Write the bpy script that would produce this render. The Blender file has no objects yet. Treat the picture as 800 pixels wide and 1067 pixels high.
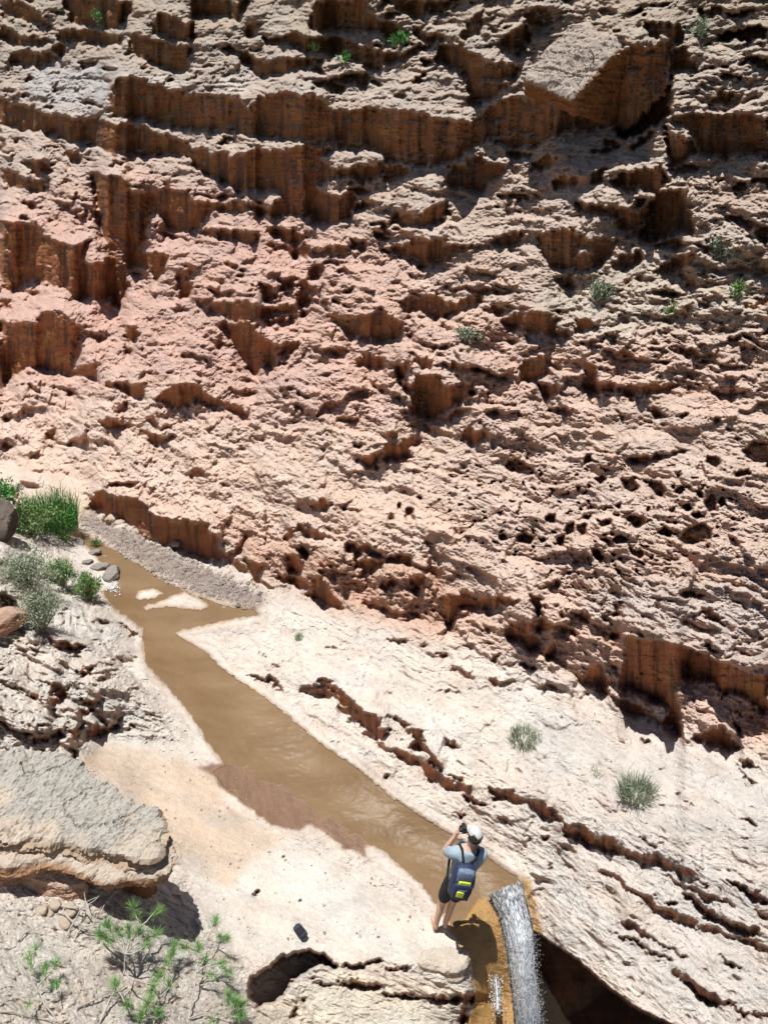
import bpy, bmesh, math, random, time
import numpy as np
from mathutils import Vector, Matrix

T0 = time.time()
random.seed(7)
RS = np.random.RandomState(11)
C = bpy.context.scene.collection
scene = bpy.context.scene
R = math.radians
STEP = 0.95          # spacing of the terrain mesh, in photo pixels seen from the viewpoint

# ------------------------------------------------------------------ camera
PITCH = R(30.0)
CAM = np.array([0.0, 0.0, 7.7])
FPX, CX, CY = 801.0, 400.0, 533.5
cd = bpy.data.cameras.new('camera'); cam = bpy.data.objects.new('camera', cd); C.objects.link(cam)
cam.location = CAM; cam.rotation_euler = (R(90) - PITCH, 0, 0)
cd.sensor_width = 36.0; cd.lens = 36.0 * FPX / 1067.0; cd.clip_end = 2000; cd.clip_start = 0.05
scene.camera = cam
cp, sp = math.cos(PITCH), math.sin(PITCH)

def rays(u, v):
    r = (np.asarray(u, float) - CX) / FPX; up = (CY - np.asarray(v, float)) / FPX
    return np.stack([r, cp + up * sp, -sp + up * cp], -1)

# ------------------------------------------------------------------ noise
_P = RS.permutation(512).astype(np.int64)
_ANG = RS.rand(512) * 2 * np.pi
_GX = np.cos(_ANG).astype(np.float32); _GY = np.sin(_ANG).astype(np.float32)
_G3 = RS.randn(512, 3); _G3 /= np.linalg.norm(_G3, axis=1)[:, None]

def perlin2(x, y, seed=0):
    x = np.asarray(x, np.float32) + np.float32(seed * 17.13); y = np.asarray(y, np.float32) + np.float32(seed * 5.71)
    xi = np.floor(x); yi = np.floor(y)
    fx = x - xi; fy = y - yi
    X = xi.astype(np.int64); Y = yi.astype(np.int64)
    ux = fx * fx * fx * (fx * (fx * 6 - 15) + 10); uy = fy * fy * fy * (fy * (fy * 6 - 15) + 10)
    def g(a, b, dx, dy):
        h = _P[(_P[a & 511] + b + seed * 31) & 511]
        return _GX[h] * dx + _GY[h] * dy
    n00 = g(X, Y, fx, fy); n10 = g(X + 1, Y, fx - 1, fy)
    n01 = g(X, Y + 1, fx, fy - 1); n11 = g(X + 1, Y + 1, fx - 1, fy - 1)
    a = n00 + ux * (n10 - n00); b = n01 + ux * (n11 - n01)
    return (a + uy * (b - a)) * 1.5

def fbm2(x, y, o=4, seed=0, gain=0.5, ridged=False):
    s = 0; a = 1.0; f = 1.0; t = 0
    for i in range(o):
        n = perlin2(x * f, y * f, seed + i * 3)
        if ridged: n = 1 - 2 * np.abs(n)
        s = s + a * n; t += a; a *= gain; f *= 2.03
    return s / t

def perlin3(p, seed=0):
    p = p + seed * 9.37
    pi = np.floor(p); f = p - pi; I = pi.astype(np.int64)
    u = f * f * f * (f * (f * 6 - 15) + 10)
    out = 0
    for dx in (0, 1):
        for dy in (0, 1):
            for dz in (0, 1):
                h = _P[(_P[(_P[(I[:, 0] + dx) & 511] + I[:, 1] + dy) & 511] + I[:, 2] + dz) & 511]
                d = _G3[h] * (f - np.array([dx, dy, dz]))
                w = (u[:, 0] if dx else 1 - u[:, 0]) * (u[:, 1] if dy else 1 - u[:, 1]) * (u[:, 2] if dz else 1 - u[:, 2])
                out = out + w * d.sum(1)
    return out * 1.5

def fbm3(p, o=4, seed=0, gain=0.5, ridged=False):
    s = 0; a = 1.0; f = 1.0; t = 0
    for i in range(o):
        n = perlin3(p * f, seed + i)
        if ridged: n = 1 - 2 * np.abs(n)
        s = s + a * n; t += a; a *= gain; f *= 2.03
    return s / t

def blur(a, s, axis=None):
    r = max(1, int(s * 2.5)); k = np.exp(-0.5 * (np.arange(-r, r + 1) / s) ** 2); k /= k.sum(); k = k.astype(a.dtype)
    for ax in ((0, 1) if axis is None else (axis,)):
        pad = [(0, 0), (0, 0)]; pad[ax] = (r, r)
        b = np.pad(a, pad, mode='edge'); o = np.zeros_like(a); n = a.shape[ax]
        for i in range(2 * r + 1):
            o += k[i] * (b[i:i + n, :] if ax == 0 else b[:, i:i + n])
        a = o
    return a

def sstep(a, b, x):
    t = np.clip((x - a) / (b - a), 0, 1); return t * t * (3 - 2 * t)

# ------------------------------------------------------------------ relief of the canyon, ledge by ledge
# each entry: corner of a 200 unit sheet, then outlines of steep rock faces on that sheet (quarter units)
POLY = {
(0,0): [[(0,0),(90,0),(240,130),(160,110),(60,60),(0,90)],[(260,0),(560,0),(510,110),(480,125),(440,120),(350,110),(300,90),(270,50)],
 [(640,50),(700,50),(760,90),(800,90),(800,160),(760,180),(640,130),(630,90)],[(240,130),(400,130),(520,150),(500,190),(420,190),(300,165),(240,170)],
 [(540,140),(620,150),(700,180),(780,190),(800,200),(800,300),(730,310),(640,270),(560,250),(520,240)],
 [(40,225),(110,200),(220,230),(240,250),(200,280),(120,290),(50,255)],[(0,110),(100,150),(230,170),(230,195),(120,190),(60,190),(0,170)],
 [(0,415),(60,430),(150,440),(160,460),(230,480),(320,500),(415,475),(400,600),(350,590),(270,585),(180,560),(80,545),(0,515)],
 [(480,330),(560,330),(640,350),(720,375),(800,390),(800,545),(720,535),(640,520),(560,490),(450,460)],
 [(410,500),(470,510),(560,520),(640,540),(660,560),(700,570),(760,580),(800,590),(800,660),(720,640),(640,650),(560,660),(500,650),(480,690),(440,640),(390,600)],
 [(0,570),(40,590),(10,640),(0,640)],[(120,660),(190,670),(210,710),(160,740),(110,690)],[(260,600),(330,640),(350,680),(310,680),(270,640)],
 [(0,700),(60,720),(140,750),(190,750),(190,800),(100,790),(0,770)],[(380,700),(420,720),(520,745),(540,770),(540,800),(385,800)]],
(200,0): [[(0,0),(240,0),(200,90),(110,70),(60,60),(0,70)],[(530,0),(720,0),(730,60),(800,90),(800,140),(720,130),(640,140),(520,130),(480,120),(500,60)],
 [(290,150),(380,160),(430,140),(520,150),(640,170),(720,190),(800,200),(800,290),(760,290),(640,250),(560,220),(480,220),(400,190),(310,190)],
 [(260,240),(330,250),(400,240),(480,240),(540,250),(560,330),(690,300),(690,330),(640,350),(570,340),(530,300),(500,280),(420,290),(370,310),(290,320),(250,310),(240,280),(130,200),(160,190),(230,220)],
 [(0,390),(100,405),(190,395),(220,430),(240,460),(270,410),(350,395),(390,380),(470,400),(545,425),(575,460),(640,465),(800,455),(800,640),(740,630),(600,610),(480,600),(420,590),(340,580),(240,570),(170,560),(80,550),(0,545)],
 [(0,600),(60,615),(80,640),(150,620),(165,660),(240,640),(330,625),(400,635),(450,620),(470,600),(600,620),(560,640),(545,660),(580,690),(640,700),(780,680),(800,690),(800,740),(700,770),(650,730),(560,750),(520,780),(530,800),(180,800),(140,770),(60,740),(0,690)],
 [(690,300),(740,300),(720,360),(690,360)],[(750,330),(800,340),(800,360),(750,350)]],
(400,0): [[(0,0),(200,0),(190,60),(150,90),(100,60),(40,30),(0,30)],[(0,90),(60,100),(90,150),(40,160),(0,160)],[(200,0),(290,0),(240,60),(200,70)],
 [(110,130),(160,100),(170,150),(240,130),(260,150),(200,190),(130,170)],[(340,100),(430,40),(400,140),(330,170),(310,140)],
 [(480,180),(540,130),(600,90),(610,160),(570,240),(510,220)],[(590,60),(640,30),(700,50),(700,100),(640,120),(610,90)],
 [(0,210),(90,220),(150,190),(220,200),(120,230),(70,270),(0,270)],[(230,180),(330,190),(340,220),(440,250),(520,270),(575,280),(545,340),(430,335),(340,370),(330,310),(220,250)],
 [(340,370),(430,340),(530,350),(460,400),(400,440),(360,430)],
 [(0,460),(60,470),(150,480),(250,490),(370,510),(440,440),(520,410),(570,415),(640,400),(700,430),(760,450),(800,450),(800,540),(700,570),(640,610),(560,620),(490,610),(440,580),(380,600),(330,650),(260,690),(160,695),(70,680),(0,675)],
 [(0,700),(60,690),(130,710),(60,740),(40,760),(0,760)],[(340,660),(400,650),(420,690),(370,700)],
 [(390,700),(440,680),(520,700),(460,750),(400,800),(290,790),(260,760),(300,680),(340,700)],[(620,680),(680,640),(740,650),(700,690),(620,710)],
 [(500,630),(620,640),(600,655),(530,660)],[(700,760),(800,720),(800,760),(700,790)]],
(600,0): [[(0,410),(200,200),(330,190),(400,155),(400,220),(370,320),(370,400),(400,470),(360,500),(240,560),(210,580),(150,530),(0,540)],[(400,220),(460,190),(480,250),(510,270),(500,310),(440,300),(380,330)],
 [(290,100),(440,100),(450,180),(400,210),(390,150),(300,160)],[(430,475),(560,470),(700,480),(800,480),(800,660),(720,640),(620,650),(510,650),(500,590),(440,530),(360,510)],
 [(580,150),(700,120),(780,115),(790,160),(730,180),(680,160),(600,170)],[(510,30),(600,30),(610,60),(520,70)],[(620,60),(740,50),(700,80)],[(710,240),(760,230),(800,260),(800,285),(740,270)],
 [(110,580),(180,590),(180,620),(120,620)],[(220,620),(260,570),(330,540),(320,570),(250,620)],[(380,560),(490,580),(500,620),(440,690),(380,690),(390,620)],
 [(200,720),(370,690),(390,740),(340,800),(220,800),(140,760)],[(400,700),(500,690),(500,720),(400,720)],[(650,780),(700,760),(720,790),(650,800)],[(70,720),(120,700),(100,750),(60,770)],
 [(640,300),(700,330),(640,345),(600,320)],[(660,380),(640,420),(560,440),(570,400)]],
(0,200): [[(0,130),(150,130),(170,180),(260,220),(310,230),(390,200),(360,260),(350,290),(440,300),(520,330),(540,400),(490,495),(450,450),(340,455),(290,430),(260,400),(180,390),(110,380),(60,440),(0,400)],
 [(400,0),(620,0),(800,0),(800,160),(720,170),(690,110),(640,80),(600,200),(590,250),(690,260),(680,330),(640,370),(600,300),(530,320),(545,400),(440,300),(430,180),(400,100)],
 [(0,440),(50,470),(60,500),(10,490)],
 [(0,540),(100,550),(160,540),(160,500),(240,490),(340,560),(340,650),(300,740),(400,720),(420,790),(330,775),(250,760),(190,740),(140,730),(90,750),(30,790),(0,780)],
 [(360,580),(440,590),(430,620),(380,610)],[(510,560),(580,560),(580,600),(540,640)],[(740,330),(800,320),(800,440),(750,440)],[(250,80),(310,30),(300,80)],[(310,110),(370,90),(350,130)]],
(200,200): [[(0,40),(60,40),(150,50),(230,50),(320,65),(390,30),(360,0),(680,0),(680,50),(650,120),(540,135),(480,115),(380,105),(330,100),(230,85),(170,90),(80,80),(30,160),(0,170)],
 [(20,165),(80,160),(160,160),(210,155),(280,190),(280,220),(220,225),(160,205),(60,190)],[(290,150),(360,150),(440,160),(490,185),(440,215),(390,210),(350,190),(300,180)],
 [(290,205),(350,220),(420,225),(480,215),(510,245),(590,235),(650,240),(670,275),(540,270),(500,275),(400,260),(330,240)],[(680,60),(770,45),(740,80),(680,85)],[(650,210),(710,200),(720,240),(670,240)],
 [(490,330),(530,295),(545,330),(520,375),(490,370)],[(445,380),(475,365),(495,400),(490,480),(440,480)],
 [(50,490),(110,465),(180,445),(280,470),(340,485),(430,470),(440,510),(330,530),(250,545),(200,540),(130,525),(80,510)],[(280,380),(340,390),(350,440),(300,450)],
 [(110,540),(210,545),(290,550),(270,590),(350,640),(360,690),(350,740),(300,720),(270,770),(230,750),(190,660),(150,600)],[(300,540),(430,520),(420,560),(380,560),(310,550)],[(350,640),(430,620),(430,660),(380,690)],
 [(550,510),(640,530),(720,520),(800,480),(800,615),(720,615),(650,600),(610,560)],[(460,640),(560,650),(650,645),(640,680),(560,680),(480,660)],[(680,700),(740,670),(800,690),(800,740),(740,740),(690,730)],
 [(30,440),(80,440),(90,460),(50,480),(25,470)],[(80,615),(130,620),(130,640),(90,635)],[(200,280),(270,275),(250,300),(210,300)],[(350,370),(420,350),(430,400),(370,410)]],
(400,200): [[(30,130),(90,95),(150,100),(180,60),(260,45),(270,90),(230,110),(250,140),(180,150),(80,140)],[(30,240),(100,210),(130,190),(250,200),(260,230),(340,220),(360,235),(280,280),(190,310),(140,325),(90,290),(50,270)],
 [(440,220),(490,190),(560,170),(600,190),(560,220),(500,240)],[(630,190),(700,165),(800,160),(800,310),(740,330),(680,300),(640,240)],[(740,360),(790,330),(800,370),(760,390)],
 [(70,460),(130,430),(240,440),(270,470),(400,430),(420,470),(300,510),(200,540),(170,500),(100,490)],[(400,510),(440,480),(540,490),(480,515)],[(490,540),(540,505),(580,510),(570,570),(500,570)],
 [(590,520),(650,500),(730,540),(700,600),(630,600),(580,570)],[(690,600),(770,570),(780,610),(720,615)],[(0,490),(60,530),(80,590),(50,625),(0,620)],[(90,590),(130,600),(110,640)],
 [(50,730),(90,700),(110,730),(70,790),(50,780)],[(130,690),(200,700),(190,740),(150,730)],[(200,720),(300,715),(420,750),(540,775),(500,780),(400,765),(280,745)],[(250,640),(330,640),(310,655)],[(130,760),(240,770),(250,800),(130,800)],
 [(560,730),(620,690),(690,680),(690,740),(720,760),(640,770),(590,800),(560,800)],[(530,610),(570,610),(560,640),(530,640)],[(570,670),(630,660),(600,690)]],
(600,200): [[(330,0),(440,0),(450,50),(480,90),(495,175),(420,165),(370,190),(310,215),(250,200),(300,80)],[(160,130),(200,90),(260,90),(330,20),(300,80),(250,180),(200,190)],[(0,40),(100,60),(200,70),(250,75),(160,110),(90,90),(0,70)],
 [(0,190),(100,190),(170,200),(150,250),(120,300),(60,330),(0,350),(0,290),(40,250),(100,260),(50,240),(0,250)],[(150,320),(180,270),(260,250),(280,280),(220,330)],[(320,330),(380,290),(500,255),(515,280),(450,310),(370,340)],
 [(600,95),(700,110),(780,140),(740,165),(700,140),(640,115)],[(735,175),(800,145),(800,215),(770,220)],[(440,360),(500,360),(510,400),(460,400)],[(0,530),(60,540),(100,570),(60,590),(0,590)],[(120,590),(170,590),(160,620)],
 [(400,660),(490,640),(500,680),(540,690),(520,720)],[(550,680),(600,660),(600,690)],[(640,610),(690,590),(670,630),(620,640)],[(690,470),(800,440),(800,460),(740,490)],[(30,700),(80,730),(80,800),(20,790)],[(120,680),(200,660),(240,680),(190,690)]],
(0,400): [[(430,0),(600,0),(605,60),(560,65),(500,30)],[(630,50),(700,20),(800,0),(800,95),(720,90),(680,80)],[(480,120),(550,65),(530,100),(510,130)],[(405,150),(450,140),(500,160),(550,165),(490,195),(440,180)],
 [(570,200),(630,215),(680,230),(740,220),(700,255),(620,255)],[(590,160),(630,130),(660,170),(740,180),(760,150),(700,195),(640,185)],[(195,195),(240,200),(240,230),(300,245),(400,240),(340,265),(260,250),(210,235)],
 [(0,235),(70,250),(60,265),(10,260)],[(120,290),(150,280),(180,295),(150,305)],[(0,140),(60,140),(40,160)],[(420,400),(600,415),(560,430),(460,430)],
 [(400,450),(450,460),(520,475),(600,510),(640,550),(720,565),(800,575),(800,710),(740,690),(640,655),(590,640),(540,600),(500,570),(460,570),(450,600),(430,590),(420,540),(390,540),(385,500)]],
(200,400): [[(0,0),(40,10),(80,60),(150,80),(210,100),(240,140),(150,125),(130,100),(50,95),(0,80)],[(150,20),(280,30),(270,45),(180,35)],[(420,110),(440,60),(450,100),(400,145),(390,140)],[(20,200),(80,170),(140,130),(70,195)],[(540,90),(600,80),(590,110)],
 [(600,150),(680,140),(690,170),(620,170)],[(680,240),(720,250),(690,270)],[(680,300),(720,310),(760,300),(800,290),(780,340),(740,360)],[(0,350),(50,370),(60,390),(0,390)],[(110,410),(170,420),(185,450),(150,440)],
 [(500,490),(550,480),(580,520),(560,540),(510,515)],[(640,520),(660,500),(690,470),(650,530)],[(680,540),(710,510),(690,545)],[(0,570),(50,565),(70,620),(120,660),(110,750),(60,740),(0,710)],
 [(395,595),(450,600),(520,615),(570,640),(500,640),(440,620),(410,670),(400,640)],[(410,680),(480,690),(480,740),(440,710)],[(660,680),(740,680),(770,690),(700,700),(680,720),(700,780),(680,760)],[(700,730),(800,730),(800,760),(710,790)],
 [(220,730),(290,750),(300,800),(240,800)],[(400,730),(440,730),(460,790),(400,790)],[(130,720),(180,690),(230,620),(210,690),(160,740),(150,760)],[(300,640),(350,630),(320,650)]],
(400,400): [[(70,0),(360,0),(370,40),(300,80),(230,130),(190,160),(120,120),(60,120),(120,90)],[(230,150),(340,90),(360,100),(260,160)],[(420,125),(480,120),(490,135),(430,140)],[(520,110),(570,120),(580,135)],[(620,0),(720,0),(710,50),(660,55)],[(690,100),(740,90),(790,100),(780,130),(720,120)],
 [(0,200),(40,190),(60,240),(120,220),(150,240),(100,270),(110,300),(50,330),(0,320)],[(310,230),(370,160),(380,200),(430,190),(440,230),(380,255)],[(40,735),(120,750),(170,765),(220,765),(160,780),(110,770),(60,750)],[(0,725),(40,735),(20,745)]],
(600,400): [[(0,0),(160,0),(150,30),(80,60),(30,30)],[(160,0),(440,0),(400,20),(290,40),(180,30)],[(540,20),(700,30),(720,45),(600,45)],[(290,90),(330,110),(380,140),(320,145)],[(430,130),(475,115),(450,140)],[(160,95),(210,130),(200,150)],[(565,150),(610,150),(580,170)],
 [(620,185),(660,195),(640,205)],[(665,225),(690,225),(680,245)],[(220,310),(270,300),(330,290),(440,270),(440,290),(380,290),(310,310),(290,345),(240,340)],[(30,520),(140,510),(120,525),(40,530)]],
(0,600): [[(190,265),(240,270),(380,305),(320,310),(280,305),(210,290)],[(325,395),(355,378),(390,380),(385,410),(345,420)],[(385,440),(420,415),(465,430),(410,432)],[(190,450),(230,460),(310,490),(270,485),(300,520),(230,545),(200,510),(120,500),(110,490),(220,505)],
 [(330,510),(370,505),(410,520),(410,540),(350,530)],[(320,550),(360,545),(410,570),(350,580)],[(290,650),(330,630),(350,620),(340,660),(320,700),(360,710),(370,650),(400,620),(420,640),(410,680),(380,680),(350,710),(325,700)],[(410,640),(480,620),(490,640),(430,670)],
 [(530,640),(570,610),(550,640)],[(140,630),(200,610),(210,620),(150,645)],[(0,380),(30,390),(0,400)],[(30,460),(90,465),(50,475)],[(100,690),(150,680),(220,670),(180,700)],[(150,720),(200,720),(180,740),(140,770),(130,760)],[(190,740),(240,740),(230,770),(190,780)],
 [(300,720),(320,730),(310,770)],[(80,280),(140,285),(120,295)],[(380,195),(420,195),(400,203)],[(250,130),(300,140),(270,145)],[(480,190),(520,210),(560,230),(600,260),(605,280),(570,265),(530,235)],[(540,310),(580,330),(600,360),(560,335)]],
(200,600): [[(490,0),(540,0),(570,70),(630,120),(640,145),(560,140),(520,120),(480,80)],[(330,0),(400,30),(480,50),(480,20),(420,10),(400,0)],[(250,0),(290,10),(270,15)],
 [(440,450),(520,455),(550,440),(600,455),(660,500),(720,560),(780,600),(800,610),(800,705),(750,670),(700,630),(660,580),(630,530),(600,505),(540,495),(490,495),(450,475)],[(525,435),(560,425),(590,435),(560,450)],
 [(215,410),(260,415),(310,430),(340,420),(370,470),(400,490),(380,495),(330,450),(270,435)],[(565,685),(590,680),(600,690),(575,695)],[(510,640),(530,640),(515,650)],[(270,330),(320,335),(290,338)],[(560,290),(610,290),(540,300)]],
(400,600): [[(235,85),(320,80),(330,60),(380,90),(480,85),(520,90),(560,110),(520,125),(490,110),(470,140),(420,120),(350,130),(310,170),(280,210),(260,240),(215,250),(260,220),(265,180),(245,140)],
 [(600,80),(655,80),(650,170),(635,180),(620,130)],[(540,180),(600,190),(640,190),(620,240),(640,280),(610,320),(570,280),(520,275),(510,235)],[(690,290),(715,280),(730,310),(700,350),(660,345)],[(725,180),(745,135),(740,180)],[(775,150),(800,140),(800,170)],
 [(450,330),(485,325),(480,350),(455,355)],[(555,360),(590,370),(640,400),(600,390)],[(0,265),(100,270),(60,285)],[(165,295),(190,295),(180,305)],[(220,330),(250,330),(260,345),(230,345)],[(490,375),(560,380),(520,388)],[(0,10),(60,20),(20,40),(0,60)],[(100,20),(130,0),(170,10),(130,60)],
 [(15,590),(70,600),(110,640),(140,650),(170,700),(200,760),(240,800),(200,800),(170,740),(110,720),(130,690),(90,660),(60,620)],[(0,630),(30,650),(0,700)],[(255,670),(330,715),(280,710)],[(200,465),(300,485),(320,495),(250,480)],[(620,35),(700,30),(730,20),(740,45),(650,45)]],
(600,600): [[(195,255),(240,250),(340,260),(440,290),(520,320),(620,365),(720,405),(800,415),(800,575),(740,540),(640,490),(610,530),(600,480),(580,450),(510,430),(430,430),(420,470),(440,560),(440,680),(400,655),(345,625),(360,590),(390,580),(370,540),(300,520),(250,490),(180,470),(180,400),(200,330)],
 [(125,500),(200,510),(260,540),(310,560),(290,585),(230,595),(180,560),(140,525)],[(20,380),(100,365),(140,430),(130,470),(100,475),(40,420)],[(0,385),(20,400),(10,420)],[(0,140),(60,160),(40,200),(0,170)],[(130,160),(190,155),(190,185),(150,170)],
 [(440,60),(560,75),(520,85),(450,75)],[(35,60),(100,70),(60,78)],[(480,160),(560,140),(630,185),(600,200),(560,180)],[(520,295),(620,305),(580,318)],[(720,250),(750,240),(740,270)],[(480,680),(560,640),(620,610),(640,680),(680,730),(640,740),(560,710)],
 [(650,560),(690,570),(680,590)],[(680,780),(720,765),(760,800),(700,800)],[(265,670),(320,690),(300,700)],[(150,80),(190,60),(170,85)],[(650,590),(680,620),(690,700),(670,650)]],
(200,800): [[(480,870),(600,915),(560,912)],[(620,830),(640,820),(800,790),(800,800),(700,830)],[(610,900),(700,890),(760,905),(800,920),(780,940),(660,915)],[(270,520),(300,520),(280,535)],[(445,550),(465,548),(450,565)],[(385,385),(400,385),(390,393)],
 [(430,1000),(440,1010),(420,1050),(410,1050)],[(455,960),(475,962),(455,975)]],
(400,800): [[(440,90),(480,85),(550,100),(540,125),(460,130)],[(560,110),(620,150),(640,190),(680,170),(740,200),(760,240),(800,270),(800,305),(760,280),(740,230),(690,205),(630,185),(590,150)],[(330,120),(380,130),(435,165),(400,155),(350,140)],
 [(480,215),(530,240),(500,235)],[(300,190),(345,200),(320,205)],[(570,270),(610,290),(590,285)],[(640,285),(680,290),(660,300)],[(670,420),(700,405),(690,430)],[(0,30),(40,40),(20,45)],[(210,0),(250,10),(240,20)],[(270,20),(330,60),(350,70),(300,50)],
 [(0,935),(100,940),(200,950),(300,960),(440,950),(450,990),(340,990),(240,980),(160,955),(0,955)],[(320,1000),(350,990),(340,1067),(310,1067)],[(0,830),(60,840),(120,830),(90,845),(10,842)]],
(600,800): [[(0,240),(60,280),(160,300),(220,345),(295,370),(290,385),(230,370),(110,350),(60,325),(0,290)],[(260,290),(340,345),(320,345)],[(340,345),(460,410),(440,400)],[(500,465),(560,490),(550,500)],
 [(430,530),(480,530),(580,600),(620,640),(680,650),(760,670),(770,700),(680,690),(600,650),(540,620),(480,560)],[(610,480),(680,490),(760,520),(800,560),(790,575),(730,545),(650,500)],[(305,515),(345,545),(330,545)],[(360,565),(410,570),(405,590)],
 [(200,620),(330,720),(460,795),(440,790),(320,720),(250,660)],[(130,690),(220,700),(300,765),(410,800),(360,795),(280,760),(210,705)],[(440,890),(520,920),(560,960),(630,975),(590,1000),(540,990),(490,940)],[(640,980),(710,1030),(690,1035)],
 [(440,145),(495,160),(470,160)],[(400,105),(435,115),(410,115)],[(690,215),(740,215),(760,250),(730,235)],[(590,780),(650,810),(690,850)],[(675,0),(740,75),(720,70),(690,30)]],
}
POCKET = {
(400,400): [[(505,340),(550,310),(600,340),(630,370),(600,385),(560,370),(520,365)],[(90,520),(120,515),(125,570),(95,570)],[(475,635),(500,620),(515,645),(490,655)],[(550,640),(590,625),(625,640),(610,665),(560,660)],[(670,555),(710,540),(710,580),(680,575)],
 [(640,645),(670,640),(670,660)],[(720,650),(755,625),(745,665),(725,670)],[(755,590),(790,575),(790,620),(760,630)],[(640,380),(655,370),(650,390)],[(385,425),(410,420),(400,432)],[(55,500),(70,495),(68,520),(58,520)],[(135,470),(155,470),(150,485)]],
(600,400): [[(690,280),(740,240),(800,245),(800,380),(790,330),(730,330)],[(545,300),(590,310),(600,330),(580,355),(545,330)],[(660,370),(700,355),(730,375),(670,390)],[(80,395),(110,378),(125,400),(100,420)],[(185,400),(230,395),(260,430),(240,460),(200,440)],
 [(300,405),(350,410),(378,445),(350,475),(310,440)],[(405,450),(430,428),(455,440),(430,470)],[(500,450),(520,445),(530,470),(510,475)],[(440,510),(470,498),(485,520),(460,530)],[(480,545),(510,530),(530,555),(500,560)],[(535,490),(570,455),(585,530),(545,530)],
 [(590,490),(610,470),(620,500),(600,515)],[(425,650),(460,600),(520,582),(560,600),(560,650),(480,675)],[(200,590),(220,550),(280,550),(290,580),(240,610)],[(90,580),(140,560),(150,580),(100,605)],[(0,590),(40,580),(40,630),(20,640)],
 [(150,650),(190,625),(220,650),(170,670)],[(340,625),(370,590),(400,620),(390,640)],[(60,690),(90,690),(120,720),(100,745)],[(215,670),(240,690),(285,700),(270,730),(230,710)],[(100,650),(130,640),(140,660)],[(290,520),(305,515),(300,535)],[(170,510),(185,500),(180,525)],
 [(155,545),(175,540),(170,560)],[(160,770),(190,775),(180,795)],[(25,550),(60,550),(50,570)],[(145,710),(175,705),(160,720)],[(145,735),(165,732),(155,745)],[(395,425),(412,423),(405,437)],[(400,572),(420,575),(410,585)],[(40,300),(60,290),(65,325),(30,335)],[(225,395),(250,388),(240,400)],[(0,430),(15,430),(10,450)]],
}
# deep hollows: (outline in viewpoint units, depth in metres)
DEEP = [([(628,128),(650,140),(668,122),(690,100),(695,85),(700,100),(700,118),(690,128),(660,140),(652,146),(640,135)], 0.7),
 ([(682,200),(710,200),(720,218),(724,243),(705,242),(692,247),(678,253),(663,250),(676,222)], 0.5),
 ([(262,1022),(275,1010),(290,1002),(302,996),(322,992),(340,997),(352,1007),(330,1005),(320,1012),(305,1020),(295,1032),(285,1042),(270,1050),(262,1040)], 0.75),
 ([(745,38),(775,30),(795,29),(797,40),(782,45),(770,40),(750,43)], 0.4),
 ([(0,617),(15,625),(23,635),(15,645),(0,641)], 0.5),
 ([(0,925),(24,930),(28,934),(95,934),(120,926),(145,926),(170,925),(172,945),(120,950),(60,945),(0,935)], 0.0)]
PIT = [(508,933),(523,927),(541,924),(548,945),(554,970),(565,977),(580,987),(600,1000),(630,1027),(660,1050),(700,1069),(760,1120),(900,1300),(880,1490),(480,1490),(520,1200),(538,1067),(533,1020),(528,985),(520,955)]
STREAM = [(60,547),(75,549),(105,566),(140,586),(175,608),(210,623),(240,633),(262,634),(270,640),(240,645),(215,651),(187,657),(181,661),(195,668),(215,680),(225,690),(235,700),(250,710),(280,730),(310,755),(340,780),(375,803),(410,833),(440,852),(470,870),(495,885),(520,902),(538,914),(547,926),(541,934),(512,934),
 (497,938),(484,958),(474,968),(467,958),(458,946),(440,922),(415,900),(400,885),(385,880),(372,880),(378,889),(350,875),(325,856),(313,855),(310,863),(285,858),(260,840),(240,825),(222,805),(236,797),(215,770),(200,745),(180,720),(165,705),(152,690),(150,670),(150,655),(130,641),(116,630),(108,618),(124,608),(118,598),(100,578),(84,562),(66,553)]
ISLANDS = [[(140,622),(148,614),(160,613),(172,619),(160,624),(146,626)],[(148,632),(165,627),(178,621),(192,616),(206,621),(219,631),(208,636),(186,633),(165,633),(152,637)]]
# long low steps that run along the slickrock and the cliff foot: crest line, height
STEPS = [([(310,711),(330,716),(348,722),(368,742),(392,764),(412,780),(436,792),(458,806),(482,818),(506,822),(534,826),(556,836),(576,848),(602,858),(626,872),(652,884),(678,894),(700,898),(726,912)], 9),
 ([(404,748),(430,762),(446,778),(462,800)], 5), ([(520,852),(548,866),(570,880),(590,896),(606,912),(622,924),(640,932)], 4), ([(620,902),(640,912),(662,930),(690,946),(712,958),(742,968),(780,978),(805,990)], 6),
 ([(650,955),(672,972),(690,990),(708,1012),(730,1030),(760,1046),(800,1056)], 6), ([(690,912),(716,922),(746,934),(775,944),(805,958)], 4), ([(225,566),(246,584),(262,598),(282,606),(306,606),(330,612)], 7), ([(372,622),(400,634),(430,640),(462,634)], 6),
 ([(470,690),(510,708),(545,712),(580,716),(612,722)], 5), ([(560,650),(590,652),(620,654),(650,662)], 7), ([(330,560),(360,566),(395,572),(430,584)], 5), ([(600,700),(622,712),(650,728),(690,752),(720,770)], 6)]
POLY[(0, -10000)] = []
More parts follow.
